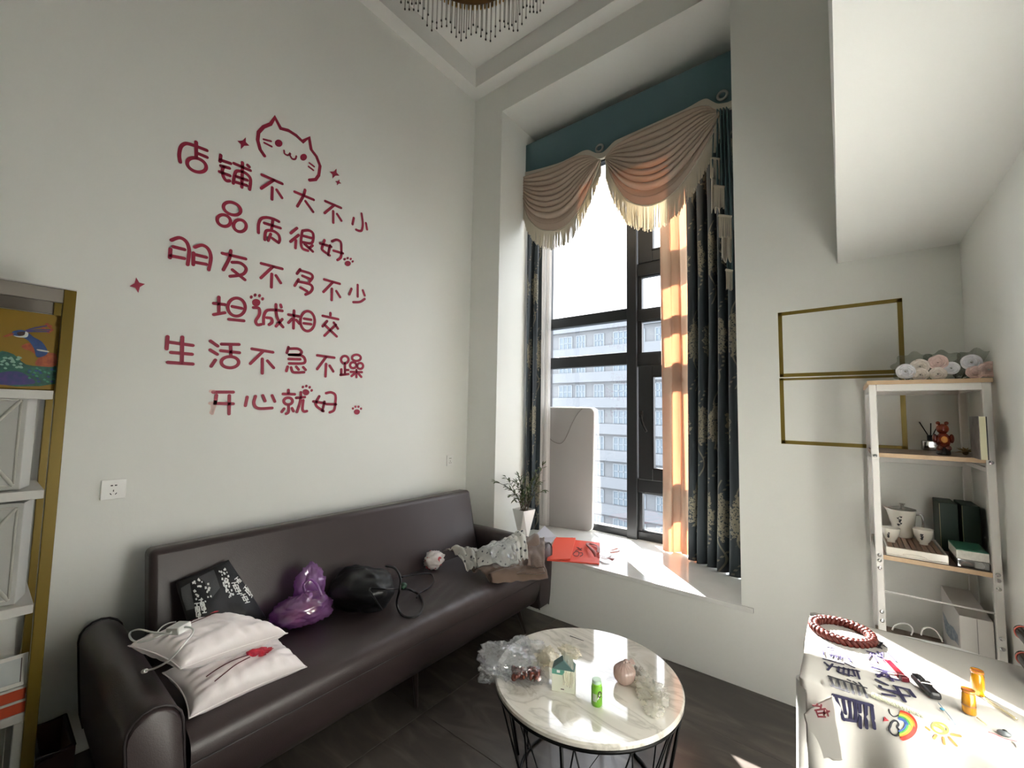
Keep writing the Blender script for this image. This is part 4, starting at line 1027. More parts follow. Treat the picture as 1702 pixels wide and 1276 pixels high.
# ---- small red printed bag, dotted cloth, brown jacket
def spot_mat(name, base, spot, scale, thr, rough=0.7):
    m = mat(name, base, rough); n = m.node_tree; bs = n.nodes['Principled BSDF']
    tc = n.nodes.new('ShaderNodeTexCoord'); v = n.nodes.new('ShaderNodeTexVoronoi'); v.inputs['Scale'].default_value = scale; v.inputs['Randomness'].default_value = 0.35
    n.links.new(tc.outputs['Object'], v.inputs['Vector'])
    l = n.nodes.new('ShaderNodeMath'); l.operation = 'LESS_THAN'; l.inputs[1].default_value = thr; n.links.new(v.outputs['Distance'], l.inputs[0])
    x = n.nodes.new('ShaderNodeMix'); x.data_type = 'RGBA'; x.inputs[6].default_value = lin(base); x.inputs[7].default_value = lin(spot)
    n.links.new(l.outputs[0], x.inputs[0]); n.links.new(x.outputs[2], bs.inputs['Base Color']); return m
o = crumple('snack_packet', Vector((0.42, -0.73, 0.49)), (0.062, 0.075, 0.055), spot_mat('red_white_print', 'd9d0cc', 'c2414a', 16, 0.42, 0.35), 13, 0.3, 2, 40, 26, 0.15, flat=0.43)
tag(o, 'small crumpled red and white packet next to the dotted cloth', 'packet')
M_jac = mat('taupe_jacket', '6f5a4e', 0.75, sheen=0.3, bump=(80, 0.15), mottle=(10, 0.4, '62503f'))
jk = thing('jacket', 'crumpled taupe jacket over the right end of the sofa', 'jacket', Q(860, 950, 0.44))
def jf_(u, v): return 0.045*math.sin(PI*u)*(0.4+0.6*v)+0.035*nz((u*4, v*2.5, 2), 1.0, 7)+0.02*abs(nz((u*3, v*7, 5), 1, 3))
patch('body', [Q(778, 944, .47), Q(815, 967, .455), Q(906, 955, .47), Q(890, 882, .64)], jf_, M_jac, jk, solid=0.010, ragged=0.02, seed=2)
patch('sleeve', [Q(812, 955, .49), Q(818, 969, .455), Q(912, 962, .445), Q(898, 930, .52)], lambda u, v: 0.03*math.sin(PI*u)+0.015*nz((u*2, v*7, 1), 1, 9), M_jac, jk, solid=0.012, ragged=0.015, seed=5)
patch('collar', [Q(880, 900, .60), Q(876, 940, .53), Q(905, 945, .53), Q(905, 893, .62)], lambda u, v: 0.02*math.sin(PI*u)+0.01*nz((u*4, v*4, 1), 1, 12), M_jac, jk, solid=0.008, ragged=0.06, seed=9)
M_dot = spot_mat('dotted_cloth', 'c0bfb9', '45464c', 26, 0.24)
dc = thing('dotted_cloth', 'pale cloth with dark dots heaped on the taupe jacket', 'cloth', Q(830, 925, 0.5))
def hd(a, s): return lambda u, v: a*math.sin(PI*min(1, max(0, u)))**0.8*(0.7+0.3*math.sin(PI*v))+0.045*abs(nz((u*3, v*4, s), 1, s))+0.016*nz((u*6, v*4, s), 1, s+2)
patch('fold', [Q(737, 914, .505), Q(775, 950, .45), Q(800, 945, .49), Q(793, 918, .53)], hd(0.055, 3), M_dot, dc, solid=0.006, ragged=0.025, seed=3)
patch('fold', [Q(788, 922, .52), Q(795, 946, .49), Q(862, 938, .55), Q(845, 900, .60)], hd(0.075, 5), M_dot, dc, solid=0.006, ragged=0.025, seed=6)
patch('fold', [Q(822, 915, .56), Q(850, 935, .55), Q(878, 930, .57), Q(868, 884, .66)], hd(0.08, 8), M_dot, dc, solid=0.006, ragged=0.025, seed=8)
o = patch('plastic_sheet', [Q(800, 912, .60), Q(820, 945, .55), Q(868, 942, .57), Q(850, 895, .66)], lambda u, v: 0.05*math.sin(PI*u)+0.03*abs(nz((u*5, v*8, 2), 1, 33)), film('clear_film', 'f6f8fa', 0.72, 0.1, 0.14, 0.16), None, 40, 30, 0.0, 0.06, 4)
tag(o, 'thin clear plastic wrapper over the dotted cloth', 'wrapper')

# ================================================================ COFFEE TABLE
TZ = 0.42; TC = Vector((1.776, -1.089, 0)); TR_ = 0.382
def marble():
    m = mat('white_marble', 'dcd9cf', 0.05, spec=0.6, coat=0.6); n = m.node_tree; bs = n.nodes['Principled BSDF']
    tc = n.nodes.new('ShaderNodeTexCoord'); mp = n.nodes.new('ShaderNodeMapping'); mp.inputs['Rotation'].default_value = (0, 0, 0.5); mp.inputs['Scale'].default_value = (1, 2.4, 1)
    t = n.nodes.new('ShaderNodeTexNoise'); t.inputs['Scale'].default_value = 3.2; t.inputs['Detail'].default_value = 8; t.inputs['Distortion'].default_value = 1.2
    n.links.new(tc.outputs['Object'], mp.inputs[0]); n.links.new(mp.outputs[0], t.inputs['Vector'])
    cr = n.nodes.new('ShaderNodeValToRGB'); e = cr.color_ramp.elements; e[0].position = 0.0; e[0].color = lin('dddad1'); e[1].position = 1; e[1].color = lin('e2dfd7')
    for p, c_ in ((0.44, 'd8d4ca'), (0.49, 'bdb9af'), (0.515, 'cfcbc1'), (0.60, 'dddad2'), (0.645, 'c6c1b5'), (0.67, 'd9d6cc')):
        x = cr.color_ramp.elements.new(p); x.color = lin(c_)
    n.links.new(t.outputs[0], cr.inputs[0]); n.links.new(cr.outputs[0], bs.inputs['Base Color']); return m
ct = thing('coffee_table', 'round white marble coffee table on black wire legs', 'table', TC)
MB().lathe([(0, TZ-0.022), (TR_-0.006, TZ-0.022), (TR_, TZ-0.017), (TR_, TZ-0.006), (TR_-0.006, TZ), (0, TZ)], TC, 96).build('tabletop', marble(), ct, smooth='auto')
ring = lambda r, z, rr: MB().tube([TC+Vector((r*math.cos(2*PI*i/72), r*math.sin(2*PI*i/72), z)) for i in range(72)], rr, 8, closed=True)
ring(TR_-0.008, TZ-0.028, 0.007).build('upper_ring', M_blk, ct, smooth=True); ring(0.27, 0.007, 0.006).build('lower_ring', M_blk, ct, smooth=True)
NL = 12
for i in range(NL):
    a0 = 2*PI*i/NL+0.12; a1 = a0+PI/NL; a2 = a0-PI/NL
    for a_ in (a1, a2):
        MB().tube([TC+Vector(((TR_-0.01)*math.cos(a_), (TR_-0.01)*math.sin(a_), TZ-0.03)), TC+Vector((0.27*math.cos(a0), 0.27*math.sin(a0), 0.008))], 0.003, 6).build('wire', M_blk, ct, smooth=True)
for k in range(4):
    a_ = math.radians(195+90*k); MB().tube([TC+Vector(((TR_-0.008)*math.cos(a_), (TR_-0.008)*math.sin(a_), TZ-0.03)), TC+Vector((0.30*math.cos(a_), 0.30*math.sin(a_), 0.006))], 0.0065, 8).build('leg', M_blk, ct, smooth=True)

# bags of dried food
M_clr = film('clear_bag', 'fbfcfd', clear=0.74, rough=0.14, white=0.14, gloss=0.14)
ct7 = lambda x, y, z: Q(x/4.255+760, y/4.255+1000, z)
pbg = thing('clear_plastic_bag', 'open clear plastic bag hanging over the left table edge', 'bag', ct7(400, 540, TZ))
crumple('film', ct7(330, 400, TZ+0.05), (0.12, 0.085, 0.05), M_clr, 41, 0.3, 1.6, 64, 40, 0.18, pbg, flat=TZ-0.0)
crumple('film', ct7(470, 480, TZ+0.03), (0.085, 0.07, 0.05), film('clear_bag_thin', 'fbfcfd', clear=0.9, rough=0.12, white=0.03, gloss=0.10), 44, 0.25, 1.8, 56, 34, 0.14, pbg, flat=TZ+0.002)
crumple('film', ct7(230, 490, TZ+0.01), (0.045, 0.05, 0.04), M_clr, 47, 0.3, 1.8, 40, 26, 0.2, pbg)
M_date = mat('dark_red_date', '5b2a20', 0.25, mottle=(40, 0.7, '7d4030'), coat=0.3)
rnd = random.Random(3); b = MB()
for k in range(90):
    p = ct7(490+rnd.uniform(-95, 95), 505+rnd.uniform(-34, 34), TZ+0.012+rnd.uniform(0, 0.035)); r = rnd.uniform(0.008, 0.013)
    b.sphere((0, 0, 0), (r*1.3, r, r*0.8), 8, 6, M=Matrix.Translation(p) @ Euler((rnd.uniform(0, 3), rnd.uniform(0, 3), rnd.uniform(0, 3))).to_matrix().to_4x4())
tag(b.build('dried_dates', M_date, smooth=True), 'dark red dried dates piled in the clear bag', 'dried fruit', kind='stuff')
pb2 = thing('crumpled_bag', 'pale crumpled plastic bag at the back of the coffee table', 'bag', ct7(560, 380, TZ))
M_pal = film('pale_film', 'fbf8ee', clear=0.62, rough=0.25, white=0.34, gloss=0.05)
crumple('film', ct7(440, 310, TZ+0.03), (0.05, 0.05, 0.035), M_clr, 51, 0.3, 2, 44, 30, 0.2, pb2, flat=TZ+0.002)
crumple('film', ct7(540, 340, TZ+0.03), (0.06, 0.05, 0.035), M_clr, 52, 0.3, 2, 44, 30, 0.2, pb2, flat=TZ+0.002)
crumple('film', ct7(640, 390, TZ+0.025), (0.05, 0.045, 0.03), M_pal, 53, 0.35, 2.4, 44, 30, 0.25, pb2, flat=TZ+0.002)
# carton with slanted lid
M_cart = mat('carton_white', 'd6d8c8', 0.5); M_cgrn = mat('carton_green', '5f9c8a', 0.5); M_cdk = mat('carton_slate', '4f6b6a', 0.5)
cA, cB = ct7(668, 625, TZ), ct7(828, 655, TZ); ex_ = (cB-cA); wd_ = ex_.length; ex_.normalize(); ey_ = Vector((-ex_.y, ex_.x, 0)); dp = 0.055
h1 = above(cA, 1000+470/4.255)-TZ; h2 = h1+0.035
cc = thing('food_carton', 'white and green carton with a gabled top on the coffee table', 'carton', cA.lerp(cB, .5)+ey_*dp/2)
up_ = Vector((0, 0, 1))
MB().prism([cA, cB, cB+ey_*dp, cA+ey_*dp], up_*h1).build('carton_body', M_cart, cc, bevel=0.001)
mid1, mid2 = cA+ex_*wd_/2+up_*h2, cA+ex_*wd_/2+up_*h2+ey_*dp
MB().prism([cA+up_*h1, cB+up_*h1, mid1], ey_*dp).build('gable_top', M_cdk, cc)
MB().prism([cA+up_*h1-ey_*.0008, cA+ex_*wd_*0.55+up_*h1-ey_*.0008, cA+ex_*wd_*0.55+up_*h1*0.78-ey_*.0008, cA+up_*h1*0.78-ey_*.0008], ey_*0.0006).build('green_print', M_cgrn, cc)
MB().prism([cA+ex_*wd_*0.40+up_*h1*0.12-ey_*.0008, cA+ex_*wd_*0.55+up_*h1*0.12-ey_*.0008, cA+ex_*wd_*0.55+up_*h1*0.16-ey_*.0008, cA+ex_*wd_*0.40+up_*h1*0.16-ey_*.0008], ey_*0.0006).build('dark_print', M_ink, cc)
MB().prism([cA+ex_*wd_*0.22+up_*h1*0.86-ey_*.001, cA+ex_*wd_*0.36+up_*h1*0.86-ey_*.001, cA+ex_*wd_*0.36+up_*h1*0.98-ey_*.001, cA+ex_*wd_*0.22+up_*h1*0.98-ey_*.001], ey_*0.0006).build('small_label', M_wht, cc)
o = patch('torn_film', [cA+ex_*wd_*0.5+up_*(h1*0.45)-ey_*0.01, cA+ex_*wd_*0.95+up_*(h1*0.3)-ey_*0.012, cA+ex_*wd_*0.95+up_*(h2+0.01)+ey_*0.01, cA+ex_*wd_*0.45+up_*(h2+0.03)+ey_*0.02], lambda u, v: 0.012*nz((u*6, v*6, 1), 1, 3), M_pal, None, 30, 30, 0, 0.12, 3)
tag(o, 'torn pale plastic film hanging on the carton', 'wrapper')
o = crumple('torn_film', mid2+Vector((0.01, 0.02, 0.0)), (0.045, 0.03, 0.02), M_pal, 57, 0.35, 2.6, 44, 30, 0.25)
tag(o, 'loose pale crumpled film on top of the carton', 'wrapper')
# green bottle
gB = ct7(976, 735, TZ)+Vector((0, 0.012, 0)); hB = above(gB, 1000+545/4.255)-TZ
gr = thing('green_bottle', 'small green gum bottle with pale lid on the coffee table', 'bottle', gB)
R1 = 0.0205
MB().lathe([(0, 0), (R1*0.9, 0), (R1, 0.004), (R1, hB*0.70), (R1*0.86, hB*0.78), (R1*0.86, hB*0.86)], gB, 28).build('bottle_body', mat('lime_green', '79b63a', 0.3, mottle=(30, 0.4, '5a9a2c')), gr, smooth='auto')
MB().lathe([(R1*0.84, hB*0.80), (R1*0.84, hB*0.98), (R1*0.74, hB), (0, hB)], gB, 28).build('lid', mat('pale_lid', 'b9d6bd', 0.3), gr, smooth='auto')
MB().lathe([(R1*0.87, hB*0.785), (R1*0.9, hB*0.8), (R1*0.9, hB*0.86), (R1*0.87, hB*0.87)], gB, 28).build('neck_ring', mat('bright_green', '8fd03f', 0.3), gr, smooth='auto')
def bs3(a, z): return gB+Vector(((R1+0.0005)*math.cos(a), (R1+0.0005)*math.sin(a), z))
tocam = math.atan2(CAM.y-gB.y, CAM.x-gB.x)
b = MB()
for k in range(6):
    a_ = tocam-0.75+k*0.13; b.add([bs3(a_, hB*.22), bs3(a_+0.07, hB*.22), bs3(a_+0.07, hB*.52), bs3(a_, hB*.52)], [(0, 1, 2, 3)])
b.build('barcode_print', M_wht, gr, weld=False)
stroke_set([S(*[(tocam+0.55+0.3*math.cos(t*PI/4), hB*(0.52+0.11*math.sin(t*PI/4))) for t in range(8)])], bs3, 0.0035, (math.cos(tocam+.5), math.sin(tocam+.5), 0), 'logo_print', M_ink, gr, lift=0.0004, th=0.0004)
b = MB(); b.add([bs3(tocam+0.1+0.09*i, hB*z_) for i in range(6) for z_ in (0.28+0.03*i, 0.36+0.035*i)], [(2*i, 2*i+1, 2*i+3, 2*i+2) for i in range(5)]); b.build('white_swoosh', M_wht, gr, weld=False)
# knotted pink bag
M_pk = film('milky_pink_film', 'd9c2b8', clear=0.12, rough=0.3, white=0.85, gloss=0.1)
kB = ct7(1160, 600, TZ)+Vector((0, 0.03, 0))
kn = thing('knotted_bag', 'knotted milky pink bag with a round lump on the coffee table', 'bag', kB)
def knf(d):
    a = math.atan2(d.y, d.x); z = d.z
    k = 1+0.045*math.sin(a*17+2*z)*max(0, 0.7+z*0.4)+0.05*nz(d, 2, 4)
    return k*(1 if z < 0.2 else 1-0.55*((z-0.2)/0.8)**1.2+0.4*((z-0.2)/0.8)**3)
hk = above(kB, 1095)-TZ
MB().sphere(kB+Vector((0, 0, hk*0.47)), (0.043, 0.043, hk*0.5), 60, 30, fn=knf).build('bag_body', M_pk, kn, smooth=True)
kt = kB+Vector((0, 0, hk*0.93))
MB().sphere(kt+Vector((0.005, 0.005, -0.004)), 0.010, 12, 8, fn=lambda d: 1+0.3*nz(d, 3, 2)).build('knot', M_pk, kn, smooth=True)
patch('bag_tail', [kt, kt+Vector((0.005, -0.015, 0)), ct7(1270, 440, TZ+0.02), ct7(1240, 405, TZ+0.03)], lambda u, v: 0.01*nz((u*6, v*6, 1), 1, 8), M_pk, kn, 20, 20, 0, 0.1, 2)
tz = thing('crumpled_film', 'crumpled clear film trailing towards the right edge of the coffee table', 'wrapper', ct7(1350, 640, TZ))
M_mlk = film('milky_film', 'fbfaf6', clear=0.66, rough=0.25, white=0.28, gloss=0.06)
for k, (x, y, rx, ry, rz) in enumerate(((1280, 510, .04, .028, .022), (1330, 590, .04, .032, .026), (1400, 620, .042, .03, .024), (1440, 690, .03, .035, .022), (1390, 760, .032, .028, .020), (1320, 660, .028, .02, .016))):
    crumple('film', ct7(x, y, TZ+rz*0.8), (rx, ry, rz), M_mlk, 60+k, 0.35, 2.2, 40, 26, 0.28, tz, flat=TZ+0.002)
crumple('dark_wrapper', ct7(1265, 490, TZ+0.022), (0.03, 0.015, 0.012), mat('brown_print', '4a4038', 0.3), 70, 0.3, 2, 24, 16, 0.2, tz)
MB().tube([ct7(797, 240, TZ+0.004), ct7(895, 275, TZ+0.0025)], [0.0018, 0.0012], 6).build('steel_needle', mat('steel_dark', '4a4a4c', 0.3, metal=0.8))
tag(bpy.data.objects['steel_needle'], 'thin dark needle lying at the back of the coffee table', 'needle')

# ================================================================ WHITE SHELF UNIT (right)
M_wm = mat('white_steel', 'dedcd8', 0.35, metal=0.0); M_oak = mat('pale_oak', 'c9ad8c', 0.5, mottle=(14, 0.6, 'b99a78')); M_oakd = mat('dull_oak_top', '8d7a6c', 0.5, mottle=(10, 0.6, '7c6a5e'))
SX0, SX1, FY, BY, TW = 2.742, 3.086, -0.45, -0.035, 0.024
sh = thing('shelf_unit', 'white steel shelf unit with pale wood boards in the right corner', 'shelf', (2.91, -0.24, 0))
def leg(x, y, nm='leg'):
    o = MB().box((x, y, 0), (x+TW, y+TW, 1.645)).build(nm, M_wm, sh, bevel=0.003)
    if y < -0.2:
        for z_ in (1.352, 0.955, 0.905, 0.935, 0.735, 0.70, 0.40):
            MB().lathe([(0.007, 0), (0.007, 0.002), (0.003, 0.004), (0, 0.004)], n=12, M=frame((x+TW/2, y, z_), 0, PI/2)).build('screw', M_chrome, o)
    return o
for x in (SX0, SX1-TW):
    for y in (FY, BY-TW): leg(x, y)
def rail(lo, hi, nm='rail', m=M_wm): return MB().box(lo, hi).build(nm, m, sh, bevel=0.002)
rail((SX0+TW, FY, 1.618), (SX1-TW, FY+TW, 1.645)); rail((SX0+TW, BY-TW, 1.618), (SX1-TW, BY, 1.645))
for x in (SX0, SX1-TW): rail((x+0.002, FY+TW, 1.621), (x+TW-0.002, BY-TW, 1.645))
for z_ in (1.33, 0.925, 0.52):
    rail((SX0+TW, BY-TW, z_-0.03), (SX1-TW, BY-0.004, z_))
    for x in (SX0, SX1-TW): rail((x+0.005, FY+TW, z_-0.018), (x+TW-0.005, BY-TW, z_))
def board(z0, th, over=0.0):
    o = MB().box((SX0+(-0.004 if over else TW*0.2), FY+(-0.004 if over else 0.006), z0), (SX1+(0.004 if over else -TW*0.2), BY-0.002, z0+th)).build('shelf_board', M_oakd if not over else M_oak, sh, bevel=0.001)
    MB().box((SX0+(-0.004 if over else TW), FY+(-0.0055 if over else 0.0045), z0), (SX1+(0.004 if over else -TW), FY+(-0.004 if over else 0.006), z0+th)).build('edge_band', M_oak, o)
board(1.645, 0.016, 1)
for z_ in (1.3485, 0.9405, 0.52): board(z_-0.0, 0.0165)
for z_, r in ((0.815, 0.0035), (0.63, 0.0035)): MB().tube([(SX0+TW, FY+0.01, z_), (SX1-TW, FY+0.01, z_)], r, 8).build('wire_rail', M_wm, sh, smooth=True)
Z1, Z2, Z3, ZT = 1.365, 0.957, 0.5365, 1.661

# ---- roses
M_rose = [mat('rose_cream', 'f2eae2', 0.7), mat('rose_blush', 'f2dad4', 0.7), mat('rose_blue_white', 'f0f0f4', 0.7)]
M_wrap = film('wrap_film', 'd2d5cf', clear=0.72, rough=0.12, white=0.2, gloss=0.2)
def rose(c, r, dirv, m, parent, seed):
    dirv = Vector(dirv).normalized(); q = dirv.to_track_quat('Z', 'Y').to_matrix().to_4x4(); M = Matrix.Translation(c) @ q
    rnd = random.Random(seed); o = None
    b = MB()
    # bud spiral
    def sp(u, v):
        a = u*2*PI*2.6; rr = r*(0.08+0.30*u); h = r*(0.25+0.30*(1-u*0.5))*(0.2+v*0.9)
        return Vector((rr*math.cos(a), rr*math.sin(a), h-0.1*r*u))
    b.grid(sp, 44, 4)
    for layer, (n_, rr, hh, open_) in enumerate(((4, 0.50, 0.55, 0.10), (5, 0.70, 0.50, 0.22), (5, 0.88, 0.40, 0.34))):
        for k in range(n_):
            a0 = 2*PI*k/n_+layer*0.7+rnd.uniform(-.1, .1); wd = 2*PI/n_*0.68
            def pf(u, v):
                a = a0+(u-0.5)*2*wd*(0.55+0.45*math.sin(PI*min(1, v*0.7+0.15))); R_ = r*(rr*(0.35+0.55*v)+open_*v**3*0.6)
                lip = 0.06*r*math.cos((u-0.5)*PI*2)*v
                return Vector((R_*math.cos(a), R_*math.sin(a), r*(-0.35+(hh+0.35)*v - 0.22*(2*u-1)**2*v)+lip))
            b.grid(pf, 9, 7)
    b.v = [M @ p for p in b.v]
    return b.build('rose_head', m, parent, smooth=True, solid=0.0012, weld=False, )
    return o
z1270 = lambda x, y: (x/3.544+1270, y/3.544+460)
bq = [('left rose bouquet lying on top of the shelf unit', [(835, 556, 2, 1.0), (920, 527, 0, .98), (922, 580, 0, .86)]),
      ('middle rose bouquet lying on top of the shelf unit', [(1028, 506, 1, .98), (1102, 537, 2, .80), (1026, 571, 0, .85)]),
      ('right rose bouquet lying on top of the shelf unit', [(1222, 502, 2, .96), (1240, 566, 1, .82), (1325, 546, 1, .98)])]
for k, (lab, rs) in enumerate(bq):
    YR = -0.40
    cs_ = [at(*z1270(x, y), 1, YR+(0.0 if y > 540 else 0.01)) for x, y, _, _ in rs]
    c = sum(cs_, Vector())/3
    t = thing('rose_bouquet', lab, 'bouquet', (c.x, c.y, ZT), 'rose bouquets on the shelf unit')
    for i, ((x, y, mi, sc_), p) in enumerate(zip(rs, cs_)):
        r = 0.031*sc_
        p.z = max(p.z, ZT+r*0.9)
        rose(p, r, (CAM-p)*0.6+Vector((0, 0, 0.1))+Vector((random.uniform(-.3, .3), 0, random.uniform(-.2, .3))), M_rose[mi], t, k*7+i)
        MB().tube([p+Vector((0, 0.02, -0.01)), Vector((c.x, c.y+0.30, ZT+0.02))], 0.003, 6).build('stem', M_leaf, t)
    b = MB()
    def wf_(u, v, c=c):
        a = u*2*PI; R_ = lerp(0.066, 0.016, v**0.8)*(1+0.10*math.sin(a*9+v*3))
        return Vector((c.x+R_*1.06*math.cos(a), c.y+0.01+0.29*v, max(ZT+0.003, ZT+0.05+R_*math.sin(a)-0.028*v)))
    b.grid(wf_, 60, 12, cu=True); b.build('wrapping', M_wrap, t, smooth=True, weld=False)

# ---- items on the first board
M_gls = film('bottle_glass', 'c8c6c0', clear=0.5, rough=0.05, white=0.15, gloss=0.35)
dB = Q(1549, 749, Z1)+Vector((0, 0.02, 0))
df_ = thing('reed_diffuser', 'small square glass reed diffuser with black sticks', 'diffuser', dB)
MB().box((dB.x-0.030, dB.y-0.022, Z1), (dB.x+0.030, dB.y+0.022, Z1+0.045)).build('glass_bottle', M_gls, df_, bevel=0.006, seg=3)
MB().box((dB.x-0.025, dB.y-0.018, Z1+0.003), (dB.x+0.025, dB.y+0.018, Z1+0.022)).build('liquid', mat('dark_liquid', '4c4540', 0.1), df_, bevel=0.004)
MB().lathe([(0.012, 0.045), (0.012, 0.068), (0.009, 0.07), (0, 0.07)], dB, 20).build('collar', M_blk, df_, smooth='auto')
for tx, ty in ((1528, 701), (1547, 703), (1556, 712)):
    p = at(tx, ty, 1, dB.y); MB().tube([dB+Vector((0, 0, 0.05)), p], 0.0022, 6).build('reed', M_blk, df_)
aB = Q(1570, 756, Z1)+Vector((0, 0.015, 0))
M_amb = mat('amber_glass', '8a2c0c', 0.06, trans=0.6, coat=0.5); M_ambg = mat('golden_glow', 'e0a050', 0.15)
bl_ = thing('amber_figurine', 'glossy amber glass bear figurine with a golden belly', 'figurine', aB)
hA = above(aB, 699)-Z1
MB().lathe([(0.018, 0), (0.022, 0.004), (0.020, 0.022), (0.014, 0.03)], aB, 24).build('base', mat('dark_base', '1c1412', 0.2), bl_, smooth='auto')
MB().sphere(aB+Vector((0, 0, hA*0.42)), (0.022, 0.020, hA*0.24), 24, 16).build('body', M_amb, bl_, smooth=True)
MB().sphere(aB+Vector((0, 0, hA*0.76)), (0.019, 0.018, hA*0.15), 24, 16).build('head', M_amb, bl_, smooth=True)
for s in (-1, 1):
    MB().sphere(aB+Vector((s*0.012, 0, hA*0.93)), 0.007, 12, 8).build('ear', M_amb, bl_, smooth=True)
    MB().sphere(aB+Vector((s*0.024, -0.004, hA*0.48)), (0.008, 0.008, 0.018), 12, 8).build('arm', M_amb, bl_, smooth=True)
    MB().sphere(aB+Vector((s*0.012, -0.008, hA*0.20)), (0.011, 0.012, 0.012), 12, 8).build('foot', M_amb, bl_, smooth=True)
MB().sphere(aB+Vector((0.001, -0.010, hA*0.44)), (0.013, 0.012, hA*0.13), 16, 10).build('belly', M_ambg, bl_, smooth=True)
# dried flower and dark pouf
fB = Q(1607, 758, Z1); t = thing('dried_flower', 'small dried straw coloured flower beside the photo frame', 'flower', fB)
for k in range(26):
    a = 2*PI*k/26; d = Vector((math.cos(a), math.sin(a)*0.6, 0.5+0.4*math.sin(k*3)))
    lb = MB(); leaf_mesh(lb, fB+Vector((0, 0.02, 0.012)), d, 0.030, 0.004); lb.build('petal', mat('straw', 'a08a62', 0.8), t, weld=False)
MB().sphere(fB+Vector((0, 0.02, 0.012)), 0.009, 12, 8).build('core', mat('straw_dark', '6b5638', 0.9), t)
tag(crumple('black_pouch', Q(1597, 748, Z1)+Vector((0, 0.10, 0.045)), (0.035, 0.03, 0.045), M_blkf, 83, 0.15, 2, 30, 20, 0.08, flat=Z1+0.001), 'small black fabric pouch behind the dried flower', 'pouch')
# photo frame / book with cream spine
b0 = Q(1631, 764, Z1); b1 = Q(1645, 766, Z1); hbk = above(b0, 692)-Z1
fr = thing('photo_book', 'cream edged photo book standing at the right end of the first board', 'book', b0)
MB().box((b0.x, b0.y, Z1), (b1.x+0.004, b0.y+0.13, Z1+hbk)).build('pages', mat('cream_pages', 'dcd8b8', 0.6), fr, bevel=0.001)
MB().box((b0.x-0.002, b0.y+0.001, Z1), (b0.x, b0.y+0.131, Z1+hbk+0.001)).build('photo_cover', mat('grey_photo', '7c7672', 0.4, mottle=(22, 0.9, '3d3a3b')), fr)
MB().box((b1.x+0.004, b0.y+0.001, Z1), (b1.x+0.007, b0.y+0.131, Z1+hbk)).build('back_cover', mat('black_cover', '1a1a1a', 0.5), fr)

# ---- tea set on the second board
M_por = mat('ivory_porcelain', 'e6e1d6', 0.18, coat=0.4); M_bam = mat('bamboo_slats', '8a6c58', 0.5)
z14 = lambda x, y: (x/3.543+1400, y/3.543+780)
tA, tB_, tC, tD = Q(*z14(228, 482), Z2), Q(*z14(608, 535), Z2), Q(*z14(560, 400), Z2+0.02), Q(*z14(200, 395), Z2+0.02)
tx0, tx1 = 2.776, tB_.x; ty0, ty1 = -0.435, -0.165
tr_ = thing('tea_tray', 'ivory tea tray with brown slatted top on the second board', 'tray', ((tx0+tx1)/2, (ty0+ty1)/2, Z2))
b = MB(); b.box((tx0, ty0, Z2), (tx1, ty1, Z2+0.006))
for lo, hi in (((tx0, ty0, Z2+.006), (tx1, ty0+.007, Z2+.034)), ((tx0, ty1-.007, Z2+.006), (tx1, ty1, Z2+.034)), ((tx0, ty0+.007, Z2+.006), (tx0+.007, ty1-.007, Z2+.034)), ((tx1-.007, ty0+.007, Z2+.006), (tx1, ty1-.007, Z2+.034))): b.box(lo, hi)
b.build('tray_body', M_por, tr_, bevel=0.004, seg=3, weld=False)
MB().tube(crom([(tx0+0.05, ty0-0.001, Z2+0.012), (tx0+0.07, ty0-0.004, Z2+0.016), (tx1-0.08, ty0-0.004, Z2+0.016), (tx1-0.06, ty0-0.001, Z2+0.010)], 5), 0.002, 6).build('handle_groove', M_por, tr_, smooth=True)
ns = 9
for i in range(ns):
    x0 = tx0+0.009+(tx1-tx0-0.018)*i/ns; w = (tx1-tx0-0.018)/ns
    MB().box((x0, ty0+0.008, Z2+0.024), (x0+w*0.86, ty1-0.008, Z2+0.030)).build('slat', M_bam, tr_, bevel=0.001, seg=1)
ZB = Z2+0.0305
def decor(c, r, h0, h1, t, n_=5, seed=0, ang=None):
    rnd = random.Random(seed); tc_ = math.atan2(CAM.y-c.y, CAM.x-c.x)-0.25 if ang is None else ang
    b = MB(); m_ = mat('ink_blossom', '2c2c30', 0.4)
    for k in range(n_):
        a = tc_+rnd.uniform(-0.16, 0.2); z = lerp(h0, h1, (k+0.5)/n_); R_ = r(z); s = 0.0042*rnd.uniform(0.7, 1.2)
        ctr = c+Vector((R_*math.cos(a), R_*math.sin(a), z)); n_r = Vector((math.cos(a), math.sin(a), 0)); tg = Vector((-n_r.y, n_r.x, 0))
        b.prism([ctr+n_r*0.0003+(tg*math.cos(q)+Vector((0, 0, 1))*math.sin(q))*s*(1+.3*math.sin(q*3)) for q in [2*PI*i/9 for i in range(9)]], n_r*0.0008)
    pts = [c+Vector((r(lerp(h0, h1, q))*math.cos(tc_+0.08*math.sin(q*7))*1.01, r(lerp(h0, h1, q))*math.sin(tc_+0.08*math.sin(q*7))*1.01, lerp(h0, h1, q))) for q in (0, .2, .4, .6, .8, 1)]
    b.tube(pts, 0.0008, 5); b.build('ink_branch', m_, t, weld=False)
pC = Q(*z14(365, 405), ZB)+Vector((0, 0.03, 0)); hP = above(pC, 780+235/3.543)-ZB
rP = (project(pC+Vector((0.04, 0, hP)))[0]-project(pC+Vector((-0.04, 0, hP)))[0]); RP = 0.08*(165/3.543)/rP/2
pit = thing('tea_pitcher', 'tall ivory tea pitcher with glass lid and ink blossoms on the tray', 'pitcher', pC)
